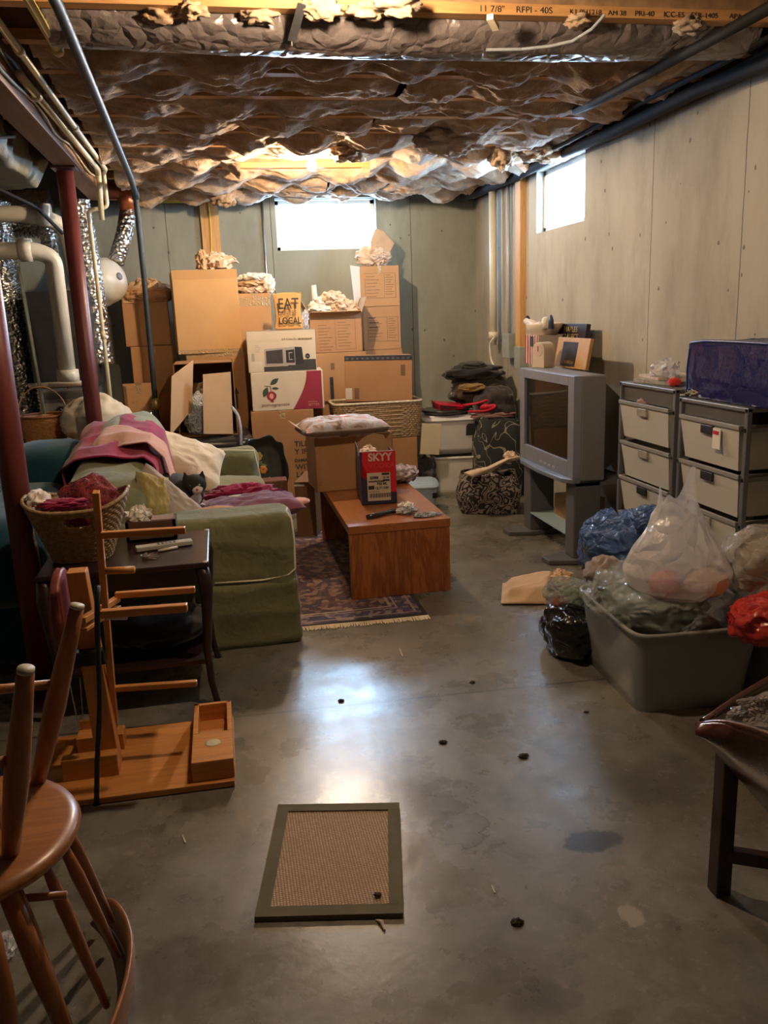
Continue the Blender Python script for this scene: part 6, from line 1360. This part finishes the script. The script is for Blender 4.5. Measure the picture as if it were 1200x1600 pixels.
child('bag_top', MB().grid(bbt, 120, 12, cu=True), BLU, bb, smooth=True)
child('bag_piping', MB().tube([bbf(k/72, 1.) for k in range(73)], .007, 8), BLUT, bb, smooth=True)
child('bag_corner_trim', MB().tube([bbf(.36, v/8) for v in range(9)], .007, 8), BLUT, bb, smooth=True)
MB().blob((2.22, 2.95, 1.19), (.12, .25, .09), 50, 30, .2, 2.4, .2, 3, 3).build('dark_clothes', BK2, smooth=True, label='black clothes packed inside the navy blue zip bag', cat='clothes')
MB().blob((2.1, 3.2, 1.16), (.04, .07, .06), 40, 24, .2, 2.4, .2, 3, 6).build('mauve_cloth', fabric('greyed_mauve', (.2, .17, .25)), smooth=True, label='greyed mauve cloth behind the front face of the navy zip bag', cat='cloth')
# ============================================================ BIG CLEAR BINS AND BAGS
GCL = film('bin_grey_clear', (.38, .41, .40), .74, .3, .12, 3)
nb, lb, rb = fl(998, 1122), fl(925, 1030), fl(1140, 1078)
cB = Vector((1.66, 2.86, 0))
t = tub('storage_tote', 'large grey translucent storage bin heaped with bagged clothes', 'bin', (1.672, 2.885), .215, .255, .25, .30, 0, .325, GCL, rz=math.radians(-3), e=.22, rim=.009, rimmt=film('bin_rim', (.35, .36, .33), .85, .2, .1, 3))
MB().blob((1.67, 2.88, .16), (.19, .235, .155), 50, 30, .08, 2.3, .1, 3, 3, flat=.012, pw=.5).build('packed_clothes', fabric('packed_grey', (.11, .115, .12), .6), smooth=True, label='dim grey clothes filling the large grey storage bin', cat='clothes')
FILM1 = film('clear_film', (.48, .52, .49), .42, .08, 1., 16)
def heap(name, lab, c, r, mt, seed, amp=.2, rid=.25, flat=None, cat='bag', n=80, pw=.85, fr=2.0, rf=2.4, fac=.014):
    m = MB().blob(c, r, n, int(n*.6), amp, fr, rid, rf, seed, flat=flat, pw=pw)
    m.v = [p+Vector((ridge(p, 7, seed), ridge(p, 8, seed+3), ridge(p, 7.5, seed+6)))*fac-Vector((fac, fac, fac))*.6 for p in m.v]
    if flat is not None:
        for p in m.v: p.z = max(p.z, flat)
    return m.build(name, mt, smooth=True, label=lab, cat=cat)
heap('clear_plastic_bag', 'clear crinkled plastic bag of grey-green clothes filling the storage bin top', (1.64, 2.89, .37), (.27, .31, .12), FILM1, 3, .1, .1)
MB().blob((1.60, 2.83, .36), (.19, .22, .10), 50, 30, .15, 2.3, .15, 3, 6).build('sage_clothes', fabric('sage_cloth', (.17, .21, .18)), smooth=True, label='sage green clothes under clear plastic on the storage bin', cat='clothes')
MB().blob((1.5, 3.06, .42), (.08, .1, .07), 40, 26, .2, 2.3, .2, 3, 8).build('taupe_roll', fabric('taupe_cloth', (.28, .22, .18)), smooth=True, label='taupe rolled cloth at the back left of the storage bin', cat='clothes')
# white carrier bag with contents
WB = film('white_carrier', (.92, .89, .87), .52, .2, 1., 8, thru=.22)
wc = Vector((1.66, 2.76, .42))
def wbf(u, v):
    th = 2*PI*u
    R0 = [(.02, 0.), (.13, .0), (.175, .045), (.185, .1), (.16, .17), (.115, .25), (.08, .31), (.075, .36)]
    k = v*(len(R0)-1); i = min(int(k), len(R0)-2); f = k-i; r_ = R0[i][0]*(1-f)+R0[i+1][0]*f; z = R0[i][1]*(1-f)+R0[i+1][1]*f
    x = r_*1.0*math.cos(th); y = r_*.85*math.sin(th)
    wr = (.03*ridge((x*1.2, y*1.2, z*.4), 4., 2)+.012*ridge((x, y, z*.6), 9., 6))*min(1, v*4)
    d = Vector((math.cos(th), math.sin(th), 0))
    ears = .11*max(0, math.cos(th-.35))**8*max(0, (v-.72)/.28)**1.3+.05*max(0, math.cos(th-2.9))**6*max(0, (v-.72)/.28)
    return wc+Vector((x, y, z+ears+.015*math.sin(th*5)*v))+d*(wr-.015)-Vector((.035*v, 0, 0))
wbt = thing('white_carrier_bag', 'white translucent carrier bag with pointed handles on the storage bin', 'bag', wc)
child('bag_body', MB().grid(wbf, 140, 70, cu=True), WB, wbt, smooth=True)
MB().blob(wc+Vector((-.10, -.06, .06)), (.06, .055, .055), 30, 20, .08).build('coral_yarn', fabric('coral_yarn', (.75, .1, .05)), smooth=True, label='coral red ball of yarn inside the white carrier bag', cat='yarn')
MB().blob(wc+Vector((.06, -.08, .055)), (.085, .06, .055), 30, 20, .08).build('cream_yarn', fabric('cream_yarn', (.85, .62, .38)), smooth=True, label='cream ball of yarn inside the white carrier bag', cat='yarn')
MB().blob(wc+Vector((.13, -.02, .06)), (.04, .05, .045), 30, 20, .08).build('dark_yarn', fabric('green_yarn', (.06, .08, .06)), smooth=True, label='dark green ball of yarn at the right inside the white carrier bag', cat='yarn')
# blue bag behind
heap('blue_plastic_bag', 'crinkled blue plastic sack on the floor behind the storage bin', tuple(atY(968, 855, 3.55)), (.17, .24, .17), film('blue_sack', (.06, .13, .32), .88, .12, 1., 18), 5, .15, .14, flat=0.002)
heap('blue_plastic_bag', 'smaller blue plastic sack end poking up behind the carrier bag', tuple(atY(1015, 812, 3.3)), (.075, .08, .06), film('blue_sack', (.06, .13, .32), .88, .12, 1., 18), 9, .15, .14)
MB().blob((2.28, 4.22, .2), (.12, .14, .2), 40, 26, .3, 2, .2, 3, 4, flat=.001).build('teal_sack', film('teal_sack', (.02, .07, .1), .95, .2, .8, 12), smooth=True, label='dark teal plastic sack between the television stand and drawers', cat='bag')
# black bag, green bag, tan paper bag
heap('black_trash_bag', 'small black rubbish bag on the floor left of the storage bin', (1.43, 3.26, .10), (.105, .17, .115), film('black_bag', (.008, .008, .009), 1., .14, .7, 10), 4, .1, .1, flat=.001)
heap('clear_plastic_bag', 'clear bag of green and pink things resting on the black rubbish bag', (1.48, 3.36, .235), (.11, .13, .065), film('clear_film2', (.4, .45, .4), .45, .1, 1., 25), 8, .12, .1)
MB().blob((1.48, 3.33, .23), (.06, .07, .045), 36, 22, .2).build('green_cloth', fabric('moss_green', (.1, .13, .04)), smooth=True, label='moss green item in the clear bag on the black rubbish bag', cat='cloth')
MB().blob((1.405, 3.32, .215), (.03, .035, .03), 30, 18, .2).build('pink_cloth', fabric('brick_pink', (.35, .12, .08)), smooth=True, label='brick pink item at the left of the clear bag on the black one', cat='cloth')
pa, pb, pc_, pd = fl(783, 946), fl(862, 946), fl(880, 905), fl(785, 914)
def tb_(u, v):
    p = (pa*(1-u)+pb*u)*(1-v)+(pd*(1-u)+pc_*u)*v; e = min(1, 6*min(u, 1-u))*min(1, 5*min(v, 1-v)); return Vector((p.x, p.y, .006+e*(.03+.035*u+.02*ridge((p.x, p.y, 0), 9, 3))+.004))
m = MB().grid(tb_, 50, 30); tbg = thing('tan_paper_bag', 'flattened tan cloth bag lying on the floor before the television stand', 'bag', ((pa+pc_)/2).to_tuple())
TANM = plain('tan_cloth', (.62, .42, .24), .8, .08, 8, .4, 16, bd=.01)
child('bag_body', m, TANM, tbg, smooth=True, solid=.004)
crumple('bag_neck', (pb+pc_)/2+Vector((.03, .02, .055)), (.06, .09, .055), TANM, '', 5, flat=.002, parent=tbg)
crumple('tan_paper', (1.62, 3.75, .05), (.09, .09, .05), plain('brown_cloth', (.25, .16, .1), .8), 'brown crumpled cloth behind the tan bag neck', 7, flat=.001, cat='cloth')
# second bin to the right with red bag and clear bag
t = tub('storage_tote', 'second dark storage bin at the right edge under the red bag', 'bin', (2.17, 2.72), .18, .27, .205, .30, 0, .34, GCL, rz=math.radians(-3), e=.22, rim=.01)
MB().blob((2.17, 2.72, .17), (.16, .24, .16), 40, 26, .08, 2.3, .1, 3, 3, flat=.012, pw=.5).build('packed_clothes', fabric('packed_dark', (.05, .05, .05), .3), smooth=True, label='dark clothes filling the second storage bin', cat='clothes')
heap('red_bag', 'glossy coral red sack on the second storage bin at the right edge', tuple(atY(1200, 965, 2.5)), (.13, .12, .09), film('red_film', (.65, .05, .04), .9, .15, .8, 14), 6, .1, .1)
heap('clear_plastic_bag', 'bulging clear bag of olive and cream clothes at the right edge', tuple(atY(1195, 880, 2.72)), (.17, .15, .15), film('clear_film3', (.6, .56, .5), .4, .1, .9, 12), 11, .12, .1)
MB().blob(atY(1200, 885, 2.72), (.12, .11, .11), 40, 26, .2).build('olive_clothes', fabric('olive_clothes', (.24, .19, .11), .4), smooth=True, label='olive and cream clothes inside the bulging clear bag at the right', cat='clothes')
heap('clear_plastic_bag', 'thin clear film trailing between the two storage bins', (1.93, 2.60, .37), (.13, .16, .05), FILM1, 13, .2, .3)
# ============================================================ DARK WOOD STAND
DW = wood('rosewood', (.11, .03, .014), (.055, .014, .007), 5, 'X', .25, 8, coat=.4); DWZ = wood('rosewood_leg', (.035, .012, .008), (.02, .006, .004), 5, 'Z', .3, 10, coat=.3)
ds = thing('cradle_stand', 'dark rosewood cradle-shaped tray on straight legs at the right edge', 'stand', (1.5, 1.75, 0))
# near board: lens-shaped side whose top edge arches; from left tip to beyond the frame
tipA = Vector((1.08, 1.68, .494))
near = [tipA, Vector((1.30, 1.50, .50)), Vector((1.62, 1.2, .42))]
far_ = [tipA, Vector((1.36, 1.86, .56)), Vector((1.75, 2.0, .60))]
def bez(p, t_): return p[0]*(1-t_)**2+p[1]*2*t_*(1-t_)+p[2]*t_*t_
nt0, nt1 = atY(1092, 1133, 1.68), atY(1200, 1147, 1.52)
ntop = [nt0, atY(1130, 1128, 1.62), atY(1200, 1146, 1.50), atY(1290, 1190, 1.36)]
nbot = [atY(1094, 1140, 1.68), atY(1118, 1168, 1.66), atY(1200, 1262, 1.62), atY(1290, 1360, 1.56)]
def lerp_l(Lst, t_): k = t_*(len(Lst)-1); i = min(int(k), len(Lst)-2); return Lst[i].lerp(Lst[i+1], k-i)
ntop = rnd(ntop, .2, 6); nbot = rnd(nbot, .2, 6)
child('near_side', MB().grid(lambda u, v: lerp_l(nbot, u).lerp(lerp_l(ntop, u), v)+Vector((-.02, -.02, 0))*math.sin(PI*v), 40, 12), DW, ds, smooth=True, solid=.016)
child('near_rim', MB().tube([lerp_l(ntop, k/24) for k in range(25)], .009, 8), DW, ds, smooth=True)
ftop = rnd([nt0, atY(1150, 1092, 1.85), atY(1200, 1062, 1.98), atY(1280, 1020, 2.1)], .2, 6)
child('far_side', MB().grid(lambda u, v: (lerp_l(ftop, u)-Vector((0, 0, .16*u+.002))).lerp(lerp_l(ftop, u), v), 40, 8), DW, ds, smooth=True, solid=.014)
child('far_rim', MB().tube([lerp_l(ftop, k/24) for k in range(25)], .009, 8), DW, ds, smooth=True)
child('tray_bottom', MB().grid(lambda u, v: (lerp_l(nbot, u)+Vector((0, 0, .03))).lerp(lerp_l(ftop, u)-Vector((0, 0, .15*u)), v), 20, 10), DW, ds, smooth=True, solid=.01)
lgx, lgy = 1.168, 1.69
child('leg', MB().bx(lgx-.02, lgx+.022, lgy-.022, lgy+.022, 0, .44), DWZ, ds, bevel=.003)
child('leg', MB().bx(1.62, 1.66, 1.40, 1.44, 0, .36), DWZ, ds, bevel=.003); child('leg', MB().bx(1.62, 1.66, 1.86, 1.90, 0, .46), DWZ, ds, bevel=.003)
child('stretcher', MB().bar((lgx, lgy, .115), (1.64, 1.42, .115), .03, .035), DWZ, ds, bevel=.003)
child('stretcher', MB().bar((1.64, 1.42, .115), (1.64, 1.88, .115), .03, .035), DWZ, ds, bevel=.003)
m = MB()
def bw2(u, v):
    p = Vector((1.19+.34*u, 1.80-.30*v*(.4+.6*u)-.06*u, .50)); d = .5+.5*math.sin(p.x*230)*math.sin(p.y*230)
    return p+Vector((.01*nz(p, 30), .01*nz(p, 30, 3), .025*ridge(p, 8, 2)+.012*d-.02*abs(v-.5)))
heap('bubble_wrap', 'clear bubble wrap bundle lying in the dark rosewood tray', (1.37, 1.68, .475), (.17, .09, .055), film('bubble_clear', (.6, .54, .5), .6, .08, 1., 60), 4, .2, .3, fac=.02)
# lower left: clear plastic bits on the floor behind the chair
crumple('plastic_scrap', fl(5, 1480, .02), (.03, .05, .02), film('clear_bag', (.75, .75, .78), .55, .15), 'glinting clear plastic scrap on the floor at the left edge', 4, flat=.001, cat='plastic')
